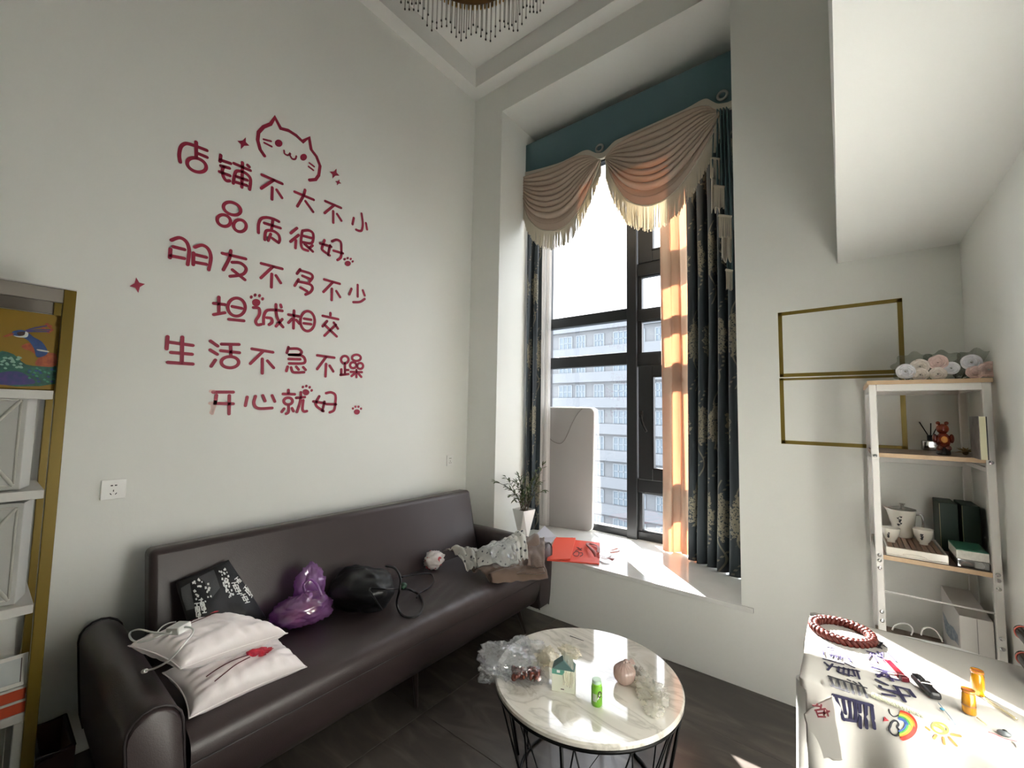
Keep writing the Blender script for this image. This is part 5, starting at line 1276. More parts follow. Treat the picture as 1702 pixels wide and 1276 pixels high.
pr = [(0, 0), (RP*0.62, 0), (RP*0.72, hP*0.06), (RP*0.84, hP*0.4), (RP*0.98, hP*0.9), (RP*1.03, hP), (RP*0.97, hP), (RP*0.92, hP*0.88), (RP*0.66, hP*0.08), (0, hP*0.07)]
b = MB().lathe(pr, pC, 48)
for p in b.v:   # spout pulled out on the left
    q = p-pC
    if q.z > hP*0.8:
        a = math.atan2(q.y, q.x); d_ = abs((a-PI+PI) % (2*PI)-PI); w = math.exp(-(d_/0.35)**2)*(q.z/hP-0.8)/0.2
        p.x += -0.018*w; p.z += 0.006*w
b.build('pitcher_body', M_por, pit, smooth='auto')
MB().lathe([(RP*0.9, hP+0.001), (RP*1.02, hP+0.004), (RP*0.5, hP+0.010), (0.006, hP+0.012), (0.006, hP+0.02), (0.011, hP+0.026), (0, hP+0.028)], pC, 32).build('glass_lid', M_gls, pit, smooth='auto')
MB().tube(crom([pC+Vector((RP*0.85, 0, hP*0.85)), pC+Vector((RP*1.35, 0, hP*0.85)), pC+Vector((RP*1.35, 0, hP*0.4)), pC+Vector((RP*0.8, 0, hP*0.3))], 5), 0.004, 8).build('handle', M_gls, pit, smooth=True)
decor(pC, lambda z: RP*(0.74+0.26*z/hP)+0.001, hP*0.45, hP*0.8, pit, 6, 1)
def cup(px, py, ptop, wpx, label, seed):
    c = Q(*z14(px, py), ZB)+Vector((0, 0.02, 0)); h = above(c, 780+ptop/3.543)-ZB
    k = project(c+Vector((0.04, 0, h)))[0]-project(c+Vector((-0.04, 0, h)))[0]; R_ = 0.08*(wpx/3.543)/k/2
    t = thing('tea_cup', label, 'cup', c, 'tea cups on the tray')
    MB().lathe([(0, 0), (R_*0.42, 0), (R_*0.42, h*0.12), (R_*0.62, h*0.25), (R_*0.88, h*0.6), (R_, h), (R_*0.95, h), (R_*0.82, h*0.6), (R_*0.5, h*0.25), (0, h*0.2)], c, 40).build('cup_body', M_por, t, smooth='auto')
    decor(c, lambda z: R_*(0.55+0.45*z/h)+0.0015, h*0.35, h*0.75, t, 3, seed)
cup(290, 432, 342, 118, 'left ivory tea cup at the front of the tray', 3); cup(484, 448, 350, 130, 'right ivory tea cup on the tray, in front of the green boxes', 5)
# green boxes
M_grn = mat('dark_green_card', '24382f', 0.55); M_gold = mat('gold_line', '9a9068', 0.4)
def gbox(xl, xr, ybot, ytop, dep, label):
    a, c = Q(*z14(xl, ybot), Z2), Q(*z14(xr, ybot), Z2)
    a = at(*z14(xl, ybot), 1, -0.20); x1 = at(*z14(xr, ybot), 1, -0.20).x; zt_ = at(*z14((xl+xr)/2, ytop), 1, -0.20).z
    t = thing('green_box', label, 'box', ((a.x+x1)/2, -0.13, Z2), 'dark green boxes on the second board')
    MB().box((a.x, -0.20, Z2), (x1, -0.045, zt_)).build('box_body', M_grn, t, bevel=0.002)
    MB().box((a.x+0.001, -0.2012, Z2+0.003), (a.x+0.0025, -0.2, zt_-0.003)).build('gold_edge', M_gold, t)
gbox(578, 690, 420, 200, .15, 'left of two tall dark green boxes on the second board'); gbox(712, 822, 420, 215, .15, 'right of two tall dark green boxes on the second board')
# flat box in plastic
pa = at(*z14(672, 575), 1, -0.43); pb_ = at(*z14(888, 605), 1, -0.43); zz = at(*z14(780, 505), 1, -0.43).z; zt2 = at(*z14(780, 462), 1, -0.43).z
t = thing('gift_carton', 'green topped white patterned carton in clear plastic on the second board', 'box', ((pa.x+pb_.x)/2, -0.35, Z2))
x0, x1 = at(*z14(672, 540), 1, -0.43).x, min(3.058, at(*z14(888, 540), 1, -0.43).x)
MB().box((x0, -0.435, Z2+0.001), (x1, -0.285, Z2+0.03)).build('lower_tray', M_gls, t, bevel=0.003)
MB().box((x0+0.01, -0.425, Z2+0.003), (x1-0.01, -0.30, Z2+0.02)).build('white_pack', mat('soft_white', 'e8e8e4', 0.6), t, bevel=0.005)
MB().box((x0, -0.435, Z2+0.031), (x1, -0.285, Z2+0.062)).build('upper_box', mat('white_filigree', 'dcdad2', 0.5, mottle=(70, 0.5, 'b7b6ae')), t, bevel=0.001)
MB().box((x0, -0.435, Z2+0.0622), (x1, -0.285, Z2+0.066)).build('green_lid', mat('green_lid', '2d6b55', 0.4), t, bevel=0.001)
# big white box on the lower board
bx0, bx1 = 2.972, 3.059
t = thing('white_carton', 'large white carton with a blue grey print on the lowest board', 'box', (3.01, -0.25, Z3))
MB().box((bx0, -0.435, Z3), (bx1, -0.075, Z3+0.245)).build('carton_body', mat('white_card', 'c9c6c2', 0.6), t, bevel=0.002)
MB().box((bx0+0.045, -0.4362, Z3+0.001), (bx0+0.0465, -0.4351, Z3+0.243)).build('fold_line', mat('crease_grey', '8f8c8a', 0.7), t)
c14 = lambda x, y: at(*z14(x, y), 0, bx0-0.0005)
ribbon_poly([(592, 835), (610, 870), (625, 905), (655, 930), (680, 975), (688, 1040), (665, 1010), (640, 1000), (612, 960), (600, 900)], 'blue_print', mat('blue_grey_print', '5a6c80', 0.5, mottle=(60, 0.8, 'a9b2ba')), t, lambda x, y: c14(x, y)-Vector((0.0004, 0, 0)), 3)
# power strip with cables
ps = Q(*z14(430, 960), Z3+0.02); t = thing('power_strip', 'white power strip with looped cables on the lowest board', 'power strip', Q(*z14(430, 975), Z3))
MB().box((2.80, -0.30, Z3), (2.93, -0.255, Z3+0.026)).build('strip_body', M_white, t, bevel=0.004)
for k in range(3): MB().box((2.815+k*0.04, -0.290, Z3+0.0262), (2.835+k*0.04, -0.266, Z3+0.027)).build('outlet', mat('outlet_grey', '8a8a8a', 0.5), t)
for pth in ([(295, 945), (310, 920), (350, 905), (395, 915), (415, 945), (405, 975)], [(465, 975), (475, 940), (510, 930), (550, 950), (580, 990), (590, 1015)]):
    MB().tube(crom([at(*z14(x, y), 1, -0.36) for x, y in pth], 5), 0.0028, 6).build('cable', M_white, t, smooth=True)

# ================================================================ RIGHT TABLE WITH PAINTED CLOTH
RZ = 0.75; X0, X1, Y1_, Y0_ = 2.545, 3.07, -0.655, -1.19
M_tab = mat('table_white', 'e4e4e2', 0.3)
rt = thing('side_table', 'white plastic table in the right foreground under the painted cloth', 'table', (2.79, -0.9, 0))
out = []
def rc(cx, cy, r, a0, n=8): return [(cx+r*math.cos(math.radians(a0+90*i/n)), cy+r*math.sin(math.radians(a0+90*i/n))) for i in range(n+1)]
out = rc(X1-0.16, Y1_-0.16+0.0, 0.16, 0)+rc(X0+0.05, Y1_-0.09, 0.05, 90)+rc(X0+0.05, Y0_+0.05, 0.05, 180)+rc(X1-0.05, Y0_+0.05, 0.05, 270)
MB().prism([(x, y, RZ-0.03) for x, y in out], (0, 0, 0.025)).build('tabletop', M_tab, rt, bevel=0.006, seg=3)
for x, y in ((X0-0.002, Y0_+0.035), (X0+0.05, Y1_-0.08), (X1-0.06, Y0_+0.05), (X1-0.09, Y1_-0.1)):
    MB().tube([(x, y, RZ-0.03), (x+(0.0 if x > 2.8 else -0.02), y-(0.02 if y < -1 else -0.02), 0.0)], [0.026, 0.018], 14).build('leg', M_tab, rt, smooth='auto')
M_cl = cloth_mat('white_cotton', 'bab7b1', 0.03)
def clothp(s, t_):
    """cloth coordinates: s from the left table edge, t from the far edge"""
    zt_ = RZ+0.004; hang = max(0, t_-(Y1_-Y0_)); x = X0+s; dz = 0; y = Y1_-t_
    if s < 0:
        ds = -s; x = X0-0.012-0.22*ds*(0.6+0.4*math.sin(t_*16)); dz = ds*0.97
    if hang > 0:
        dz = hang+ (0 if s >= 0 else 0.35*(-s)); y = Y0_-0.014-min(1, hang/0.05)*0.012-0.036*min(1, hang/0.22)*math.sin(s*34+0.6)-0.05*min(1, hang/0.5)-0.012*nz((s*9, hang*3, 1), 1, 5)*min(1, hang/.1)
        if s < 0: x = X0-0.012-0.5*(-s); y += 0.02*(-s)
    return Vector((x, y, zt_-dz+0.0025*nz((s*7, t_*7, 0), 1, 2)*(1 if dz == 0 else 0)))
tc_ = thing('table_cloth', 'white cloth painted with lettering, a rainbow and a sun on the side table', 'cloth', (2.78, -0.95, RZ))
def cf2(u, v):
    t_ = 0.04+v*0.98+0.02*u
    s0 = -0.022-0.075*math.exp(-((t_-0.17)/0.11)**2) if t_ < 0.5 else lerp(-0.022, 0.0, min(1, (t_-0.5)/0.06))
    s = lerp(s0, 0.535, u)
    if v > .9: pass
    return clothp(s, t_)
MB().grid(cf2, 110, 150).build('cloth_sheet', M_cl, tc_, smooth=True, solid=0.0018, weld=False)
z12 = lambda x, y: (x/3.851+1260, y/3.851+980)
# topside and hanging side mapping
ZC_ = RZ+0.0085
def top3(x, y): return at(*z12(x, y), 2, ZC_)
def hang3(x, y):
    p = at(*z12(x, y), 1, Y0_-0.03); s = p.x-X0
    for _ in range(3):
        h_ = max(0.001, RZ-p.z); q = clothp(s, (Y1_-Y0_)+h_); p = at(*z12(x, y), 1, q.y-0.0035); s = p.x-X0
    return p
M_nv = mat('navy_paint', '1f1d3c', 0.7); M_mr = mat('maroon_paint', '6b2a30', 0.7); M_pu = mat('violet_paint', '2c2350', 0.7); M_gk = mat('charcoal_paint', '24242c', 0.7)
z13 = lambda x, y: ((x/7.5045+1300-1260)*3.851, (y/7.5045+1010-980)*3.851)
def T3(x, y): return top3(*z13(x, y))
def paint(strokes, fn, w, m, nrm=(0, 0, 1)): stroke_set(strokes, fn, w, nrm, 'painted_character', m, tc_, lift=0.0, th=0.0008)
# left column, far to near
paint([L((460, 440), (620, 475)), L((570, 485), (830, 545)), L((500, 515), (520, 585)), L((505, 515), (640, 540)), L((560, 545), (800, 575)), L((600, 590), (700, 610)), L((620, 560), (610, 610)), L((680, 570), (675, 620)), L((730, 580), (725, 640)), L((800, 590), (860, 670)), L((640, 600), (850, 640))], T3, 0.0045, M_pu)
paint([L((515, 635), (765, 705)), L((785, 690), (900, 745)), L((530, 680), (590, 730)), L((630, 700), (570, 775), ), L((640, 730), (960, 790)), L((710, 735), (700, 800)), L((770, 745), (765, 830)), L((830, 760), (830, 850)), L((700, 800), (880, 850)), L((880, 770), (910, 850)), L((930, 780), (965, 885))], T3, 0.0055, M_nv)
paint([L((580, 850), (1050, 1000)), L((600, 870), (640, 970)), L((690, 890), (720, 1000)), L((770, 920), (810, 1030)), L((615, 975), (830, 1050)), L((860, 950), (890, 1070)), L((940, 980), (970, 1090)), L((1010, 1000), (1060, 1120)), L((820, 895), (850, 910)), L((890, 920), (920, 940)), L((960, 935), (990, 970))], T3, 0.0058, M_gk)
# hanging part of the left column
paint([L((480, 672), (730, 740)), L((500, 690), (548, 830)), L((545, 700), (560, 790)), L((585, 715), (595, 835)), L((548, 828), (625, 840)), L((622, 720), (628, 835)), L((650, 725), (655, 880)), L((690, 735), (695, 882)), L((728, 740), (745, 885))], hang3, 0.0075, M_nv, (0, -1, 0.1))
# right column
paint([L((1165, 415), (1300, 440)), L((1180, 450), (1240, 510)), L((1240, 440), (1200, 500)), L((1260, 470), (1310, 490)), L((1150, 480), (1230, 500))], T3, 0.006, M_gk)
paint([L((1060, 540), (1170, 570)), L((1120, 560), (1070, 630)), L((1125, 570), (1180, 670)), L((1190, 545), (1240, 590)), L((1250, 560), (1240, 620)), L((1320, 560), (1420, 665)), L((1180, 590), (1260, 630))], T3, 0.006, M_pu)
paint([L((1100, 700), (1230, 745)), L((1120, 745), (1360, 800)), L((1210, 770), (1300, 800)), L((1290, 790), (1200, 860)), L((1300, 820), (1380, 910)), L((1180, 830), (1450, 900))], T3, 0.0075, M_pu)
paint([L((1175, 895), (1310, 960)), S((1220, 975), (1235, 1000), (1330, 1030), (1420, 1045)), L((1400, 975), (1580, 1020), (1651, 1110)), L((1430, 1000), (1530, 1165)), L((1400, 1060), (1580, 1100)), L((1260, 1075), (1400, 1098))], T3, 0.0085, M_nv)
# maroon character on the hanging corner flap
# rainbow
cxr, cyr = 885, 868
for r, c_ in ((112, 'c8382c'), (97, 'dd8a34'), (83, 'e6d84a'), (69, '4f9c50'), (55, '3d5c9c')):
    pts = [(cxr+12+r*0.98*math.cos(a), cyr+r*0.78*math.sin(a)) for a in [math.radians(-78+i*14) for i in range(12)]]
    stroke_set([(pts, 's')], hang3, 0.0078, (0, -1, 0.1), 'rainbow_band', mat('paint_'+c_, c_, 0.7), tc_, lift=0.0, th=0.0008)
stroke_set([([(848, 870), (840, 890), (850, 915), (870, 930), (892, 930), (905, 912), (900, 890), (890, 878), (900, 860), (888, 840), (868, 838), (855, 850)], 'c')], hang3, 0.0035, (0, -1, 0.1), 'cloud_outline', M_gk, tc_, lift=0.0, th=0.0008)
stroke_set([([(838, 765), (845, 790), (862, 808), (880, 810), (900, 800)], 's')], hang3, 0.0022, (0, -1, 0.1), 'cloud_outline', M_gk, tc_, lift=0.0, th=0.0008)
stroke_set([L((812, 818), (828, 832), (806, 835), (812, 818))], hang3, 0.004, (0, -1, 0.1), 'small_triangle', mat('paint_red', 'a03038', 0.7), tc_, lift=0, th=0.0008)
M_yl = mat('paint_yellow', 'd8cf58', 0.7); M_or = mat('paint_orange', 'd98a4c', 0.7)
stroke_set([E(1165, 885, 52, 32, 20), ([(1125, 865), (1160, 880), (1200, 905)], 's'), ([(1140, 850), (1185, 885)], 's')], hang3, 0.004, (0, -1, 0.1), 'sun_disc', M_yl, tc_, lift=0, th=0.0008)
stroke_set([L((1075, 880), (1095, 895)), L((1140, 930), (1125, 950)), L((1185, 945), (1192, 985)), L((1225, 945), (1270, 995)), L((1240, 925), (1295, 935))], hang3, 0.005, (0, -1, 0.1), 'sun_ray', M_or, tc_, lift=0, th=0.0008)
# left corner flap with a maroon character
fA, fB_, fC, fD = at(1336, 1187, 1, Y0_-0.045), at(1378, 1155, 1, Y0_-0.05), at(1400, 1195, 1, Y0_-0.055), at(1352, 1240, 1, Y0_-0.055)
ex0 = Vector((X0-0.03, Y0_-0.02, RZ-0.02))
o = patch('corner_flap', [at(1336, 1186, 1, -1.235), at(1352, 1262, 1, -1.25), at(1402, 1262, 1, -1.262), at(1384, 1152, 1, -1.245)], lambda u, v: 0.004*math.sin(v*5), M_cl, tc_, 24, 24, 0.0015, 0.03, 3)
fl3 = lambda x, y: at(*z12(x, y), 1, -1.285)
stroke_set([L((352, 740), (395, 745)), L((380, 730), (372, 742)), L((365, 770), (430, 760)), L((405, 735), (400, 760)), L((425, 770), (420, 800)), L((372, 775), (385, 810), (430, 812)), L((385, 790), (425, 785)), L((440, 770), (448, 805)), L((455, 775), (425, 790))], lambda x, y: at(*z12(x, y), 1, -1.272), 0.0042, (0, -1, 0), 'maroon_character', M_mr, tc_, lift=0, th=0.0008)

# braided ring
kA, kB2, kC, kD = Q(1346, 1029, RZ+.02), Q(1458, 1066, RZ+.02), Q(1395, 1022, RZ+.02), Q(1395, 1062, RZ+.015)
rc_ = (kA+kB2)/2; rx_ = (kB2-kA).length/2
bc = Vector((rc_.x, rc_.y, RZ+0.018))
M_brd = mat('red_brown_braid', '3a0e0a', 0.5, spec=0.25, mottle=(50, 0.6, '5a2214'))
br = thing('braided_ring', 'glossy red brown braided ring on the far end of the painted cloth', 'ring', (bc.x, bc.y, RZ+0.006))
for s in range(3):
    pts = []
    for i in range(180):
        a = 2*PI*i/180; ph = a*11+s*2*PI/3
        r = rx_*0.98-0.012+0.0085*math.sin(ph); pts.append(bc+Vector((r*math.cos(a), r*math.sin(a), 0.0065*math.sin(2*ph)-0.001)))
    MB().tube(pts, 0.0078, 8, closed=True).build('strand', M_brd, br, smooth=True)
# lighter, remote, vials and small tools on the cloth
def tbox(name, a, b_, w, h, m, parent=None, z0=RZ+0.007, bev=0.002):
    a = Q(*a, z0); b_ = Q(*b_, z0); d = (b_-a); l = d.length; ang = math.atan2(d.y, d.x); c = (a+b_)/2
    return MB().box((-l/2, -w/2, 0), (l/2, w/2, h), frame((c.x, c.y, z0), ang)).build(name, m, parent, bevel=bev, seg=3)
t = thing('lighter', 'red translucent lighter lying between the painted columns', 'lighter', Q(1490, 1115, RZ+0.007))
tbox('lighter_body', (1474, 1102), (1499, 1128), 0.020, 0.012, mat('red_plastic', '7c1022', 0.15, coat=0.5), t); tbox('lighter_top', (1500, 1129), (1506, 1134), 0.020, 0.013, mat('dark_red_plastic', '5a1420', 0.3), t)
t = thing('remote_control', 'black handheld device with a silver band near the lighter', 'remote', Q(1537, 1145, RZ+0.007))
tbox('device_body', (1521, 1128), (1557, 1164), 0.026, 0.018, mat('black_plastic', '17171a', 0.35), t, bev=0.006); tbox('silver_band', (1535, 1141), (1541, 1147), 0.0275, 0.0192, M_chrome, t); tbox('silver_slot', (1524, 1128), (1535, 1142), 0.002, 0.0186, M_chrome, t, bev=0)
def vial(px, py, ptop, r, label, m2=None):
    c = Q(px, py, RZ+0.007); h = above(c, ptop)-RZ-0.007
    t = thing('vial', label, 'vial', c, 'amber vials on the painted cloth')
    MB().lathe([(0, 0), (r*0.95, 0), (r, 0.002), (r, h*0.80), (r*0.9, h*0.84), (r*0.9, h*0.88), (r*0.98, h*0.90), (r*0.98, h), (r*0.8, h), (r*0.8, h*0.86)], c, 28).build('glass_body', mat('orange_glass', 'e09a18', 0.08, trans=0.6, coat=0.4, emit=None), t, smooth='auto')
    MB().lathe([(r*1.01, h*0.32), (r*1.01, h*0.38)], c, 28).build('dark_line', mat('brown_line', '6a3a14', 0.5), t, smooth='auto', weld=False) if m2 else None
    MB().lathe([(r*0.985, h*0.91), (r*1.01, h*0.92), (r*1.01, h*0.95), (r*0.985, h*0.96)], c, 28).build('rim', mat('copper_rim', 'b0643c', 0.25), t, smooth='auto')
vial(1611, 1184, 1145, 0.0135, 'nearer amber vial with a dark line', True); vial(1626, 1153, 1113, 0.0135, 'farther amber vial with an open rim')
t = thing('eye_brooch', 'small dark oval brooch near the right edge of the cloth', 'brooch', Q(1669, 1219, RZ+.007))
MB().sphere(Q(1669, 1218, RZ+0.011), (0.012, 0.009, 0.006), 20, 12).build('disc', mat('slate_disc', '5c6164', 0.3), t, smooth=True); MB().sphere(Q(1670, 1215, RZ+0.015), (0.005, 0.004, 0.004), 14, 8).build('bead', M_blk, t, smooth=True)
def rod(name, pts, r, m, label, cat): tag(MB().tube(crom([Q(x, y, RZ+0.009+r) for x, y in pts], 4), r, 8).build(name, m, smooth=True), label, cat)
rod('thin_string', [(1560, 1168), (1570, 1180), (1580, 1192), (1588, 1204)], 0.0009, mat('blue_string', '6f8698', 0.6), 'thin pale blue string below the black device', 'string')
tag(MB().sphere(Q(1566, 1178, RZ+0.010), (0.005, 0.004, 0.003), 12, 8).build('blue_bead', mat('teal_bead', '3c7890', 0.3), smooth=True), 'tiny teal bead on the pale blue string', 'bead')
rod('glass_pipette', [(1636, 1160), (1655, 1172), (1690, 1195)], 0.003, film('pale_glass', 'efe6c8', 0.5, 0.05, 0.3, 0.3), 'clear glass pipette beside the farther vial', 'pipette')
rod('wooden_pick', [(1624, 1192), (1640, 1204)], 0.0016, mat('pale_wood_pick', 'd9c898', 0.6), 'short pale wooden pick beside the nearer vial', 'pick')
rod('red_thread', [(1643, 1216), (1655, 1220), (1668, 1226), (1690, 1232)], 0.0009, mat('red_thread', 'b04a54', 0.6), 'curved red thread under the dark brooch', 'thread')
t = thing('spiral_binding', 'white ridged plastic strip across the painted cloth', 'strip', Q(1495, 1172, RZ+.007))
a, b_ = Q(1449, 1154, RZ+0.010), Q(1537, 1190, RZ+0.010)
MB().tube([a, b_], 0.004, 8).build('spine', M_white, t)
n_ = 34
for i in range(n_):
    c = a.lerp(b_, (i+0.5)/n_); d = (b_-a).normalized(); x = Vector((-d.y, d.x, 0))
    MB().tube([c+(x*math.cos(q)+Vector((0, 0, 1))*math.sin(q))*0.0058 for q in [2*PI*k/10 for k in range(10)]], 0.0013, 5, closed=True).build('ridge', mat('ivory_ridge', 'cfcfb8', 0.5), t)

# wall caddy at the right edge
t = thing('wall_caddy', 'white wall caddy with black jars at the right edge', 'caddy', (3.085, -0.56, 0.58))
cx_ = 3.098
zc0, zc1 = at(1695, 1152, 0, 3.05).z, at(1695, 1022, 0, 3.05).z
yc = at(1696, 1080, 0, 3.05).y
MB().box((3.075, yc-0.16, zc0-0.10), (3.0995, yc+0.035, zc1+0.05)).build('back_panel', M_white, t, bevel=0.008, seg=3)
MB().box((3.071, yc-0.15, zc0), (3.0745, yc+0.005, zc1)).build('black_recess', mat('black_gloss', '0c0c0c', 0.15), t, bevel=0.003)
for k in range(3):
    zz_ = lerp(zc0, zc1, 0.2+0.3*k); MB().lathe([(0.018, -0.05), (0.018, 0.05)], n=20, M=frame((3.055, yc-0.055, zz_), 0, PI/2)).build('jar', mat('black_gloss', '0c0c0c', 0.15), t, smooth='auto')
    MB().tube([Vector((3.055+0.019*math.cos(q), yc-0.02, zz_+0.019*math.sin(q))) for q in [2*PI*i/20 for i in range(20)]], 0.0015, 6, closed=True).build('jar_ring', mat('coral_ring', 'd86a58', 0.4), t)

# ================================================================ LEFT SHELF
M_gp = mat('gold_painted_steel', '705c18', 0.35, metal=0.35, spec=0.5); M_ws = mat('shelf_white', 'cfcdc8', 0.5)
PX0, PX1, PY1, PY0, LZ = 0.02, 0.36, -2.525, -3.35, 1.935
ls = thing('display_rack', 'gold framed display rack with white boards at the left edge', 'shelf', (0.19, -2.94, 0))
pw = 0.033
for x in (PX0, PX1-pw):
    for y in (PY0, PY1-pw): MB().box((x, y, 0), (x+pw*(1 if x > .1 else 1), y+pw, LZ-0.0)).build('post', M_gp, ls, bevel=0.002)
b = MB().box((PX0, PY0, LZ), (PX1, PY1, LZ+0.004)).build('top_sheet', M_ws, ls)
MB().box((PX1-0.02, PY0+pw, LZ-0.052), (PX1-0.004, PY1-pw, LZ-0.001)).build('top_rail', mat('taupe_rail', '8f8880', 0.5), ls, bevel=0.002); MB().box((PX0+0.004, PY0+pw, LZ-0.052), (PX0+0.02, PY1-pw, LZ-0.001)).build('top_rail', mat('taupe_rail', '8f8880', 0.5), ls, bevel=0.002)
def lz(py, x=PX1): return at(60, py, 0, x).z
for py in (648, 815, 1003):
    z_ = lz(py); MB().box((PX0+0.004, PY0+0.004, z_-0.032), (PX1-0.006, PY1-pw-0.003, z_)).build('shelf_board', M_ws, ls, bevel=0.002)
za, zb_, zc_ = lz(648), lz(815), lz(1003)
# peacock picture box on the top board
M_pg = mat('peacock_gold', '8a6c18', 0.4, metal=0.2)
pk = thing('peacock_box', 'gold picture box printed with a peacock on the rack', 'box', (0.25, -2.8, za))
ft = at(50, 518, 0, 0.33).z; yr = at(100, 560, 0, 0.33).y
MB().box((0.20, -3.2, za+0.001), (0.33, yr, ft)).build('box_body', M_pg, pk, bevel=0.003)
PKX = 0.3305
pz = lambda x, y: at(x/5.314, y/5.314+440, 0, PKX)
pz2 = lambda x, y: pz(x, y)+Vector((0.0006, 0, 0))
def pk_poly(pts, m, name='painted_shape', lift=0.0):
    P = crom([pz(x, y)+Vector((lift, 0, 0)) for x, y in pts], 3, closed=True); c = sum(P, Vector())/len(P)
    MB().prism(P, (0.0006, 0, 0)).build(name, m, pk)
M_pb = mat('peacock_blue', '2b4f8c', 0.4, mottle=(60, 0.6, '1c3566')); M_pgn = mat('peacock_green', '2c6a58', 0.4, mottle=(60, 0.8, '1d4a44')); M_pv = mat('peacock_violet', '4a3a7c', 0.4, mottle=(70, 0.8, '27406e')); M_por_ = mat('peacock_orange', 'b0582c', 0.4, mottle=(80, 0.8, '8c3a28')); M_ptl = mat('pale_teal_feather', '8fb8a8', 0.4); M_pwh = mat('painted_white', 'd8dcd8', 0.5)
pk_poly([(-20, 780), (120, 790), (230, 880), (420, 900), (495, 900), (495, 1050), (-20, 1050)], M_pgn)
pk_poly([(-20, 960), (150, 940), (260, 990), (300, 1050), (-20, 1055)], M_pv, lift=0.0008); pk_poly([(350, 810), (420, 780), (495, 790), (490, 890), (400, 900), (310, 880)], M_por_, lift=0.0008)
pk_poly([(110, 590), (180, 575), (235, 590), (300, 640), (370, 680), (420, 760), (400, 800), (325, 815), (300, 740), (250, 670), (190, 640), (120, 625)], M_pb, 'peacock_neck', 0.0014)
pk_poly([(25, 632), (110, 600), (120, 620), (60, 636)], M_por_, 'beak', 0.0014); pk_poly([(150, 600), (200, 590), (235, 600), (215, 625), (165, 625)], M_ink, 'eye_patch', 0.002)
pk_poly([(225, 590), (250, 605), (235, 640), (160, 640), (120, 625), (170, 630), (215, 620)], M_pwh, 'white_cheek', 0.0026)
pk_poly([(330, 745), (420, 760), (425, 772), (335, 758)], M_pwh, 'neck_band', 0.0026)
pk_poly([(190, 715), (260, 690), (310, 720), (315, 790), (270, 760), (215, 745)], M_por_, lift=0.001)
for x, y in ((385, 565), (415, 530), (440, 545), (450, 575), (430, 590)): pk_poly([(x-22, y), (x, y-16), (x+22, y), (x, y+16)], M_por_, 'crest_tip', 0.0022)
stroke_set([(q, 's') for q in ([(240, 585), (330, 575), (440, 575)], [(240, 590), (330, 590), (430, 590)], [(230, 580), (320, 555), (410, 540)])], pz2, 0.004, (1, 0, 0), 'crest_stem', M_pv, pk, lift=0.001)
rnd = random.Random(4)
for k in range(26):
    x, y = rnd.uniform(5, 200), rnd.uniform(810, 920); pk_poly([(x-16, y), (x, y-9), (x+18, y+4), (x, y+10)], M_ptl, 'feather', 0.0018)
for k in range(24):
    x, y = rnd.uniform(250, 480), rnd.uniform(910, 1035); pk_poly([(x-14, y), (x, y-8), (x+16, y+6), (x, y+10)], mat('jade_feather', '3f8c70', 0.4) if k % 2 else M_pb, 'feather', 0.0018)
# rotated white boxes with pressed X fronts
M_cube = mat('white_gift_box', 'c6c6c2', 0.35); M_rib_ = mat('box_ridge', 'c2c0b8', 0.4)
def xbox(px_r, px_c, ytop, ybot, zb0, label, ang=math.radians(-17)):
    h = lz(ytop, 0.30)-zb0-0.002
    p = at(px_c, (ytop+ybot)/2, 0, 0.315)
    M = frame((p.x, p.y, zb0+0.0015), ang)
    t = thing('white_box', label, 'box', (p.x-0.1, p.y-0.1, zb0), 'white embossed boxes on the rack')
    W, Dp = 0.24, 0.10
    MB().box((-Dp, -W, 0), (0, 0, h), M).build('box_body', M_cube, t, bevel=0.002)
    q = 0.016; f = 0.004
    for a, b_ in (((0, -W+q, q), (0, -q, h-q)), ((0, -W+q, h-q), (0, -q, q))):
        MB().tube([M @ Vector(a), M @ Vector(b_)], 0.006, 6).build('ridge', M_rib_, t, smooth=True)
    for a, b_ in (((0, -W+q, q), (0, -q, q)), ((0, -W+q, h-q), (0, -q, h-q)), ((0, -W+q, q), (0, -W+q, h-q)), ((0, -q, q), (0, -q, h-q))):
        MB().tube([M @ Vector(a), M @ Vector(b_)], 0.004, 6).build('ridge', M_rib_, t, smooth=True)
xbox(65, 40, 658, 808, zb_, 'upper white embossed box on the rack'); xbox(55, 33, 832, 996, zc_, 'lower white embossed box on the rack')
# lower left: framed card, orange boxes, white frame
def lbox(name, x0, x1, ytop_px, ybot_px, yr_px, m, label, cat, xx=0.36, depth=0.26, bev=0.002, y0=-3.2, ang=0):
    zt_ = at(20, ytop_px, 0, xx).z; zb0 = at(20, ybot_px, 0, xx).z; y = at(yr_px, (ytop_px+ybot_px)/2, 0, xx).y
    return tag(MB().box((xx-depth, y0, zb0), (xx, y, zt_)).build(name, m, bevel=bev), label, cat), (zb0, zt_, y)
zf = at(20, 1190, 0, 0.34).z
wt = thing('white_stand', 'low white stand inside the rack under the orange boxes', 'stand', (0.2, -2.9, 0))
yR = at(40, 1230, 0, 0.345).y
MB().box((0.05, -3.25, zf-0.03), (0.345, yR, zf)).build('stand_top', M_ws, wt, bevel=0.002)
for x in (0.05, 0.325):
    MB().box((x, yR-0.028, 0), (x+0.02, yR, zf-0.03)).build('leg', M_ws, wt, bevel=0.002); MB().box((x, -3.25, 0), (x+0.02, -3.222, zf-0.03)).build('leg', M_ws, wt, bevel=0.002)
M_ora = mat('orange_red_card', 'bb4420', 0.5); M_lst = mat('white_edge', 'cfccc4', 0.5)
z0_ = zf+0.001; zo = []
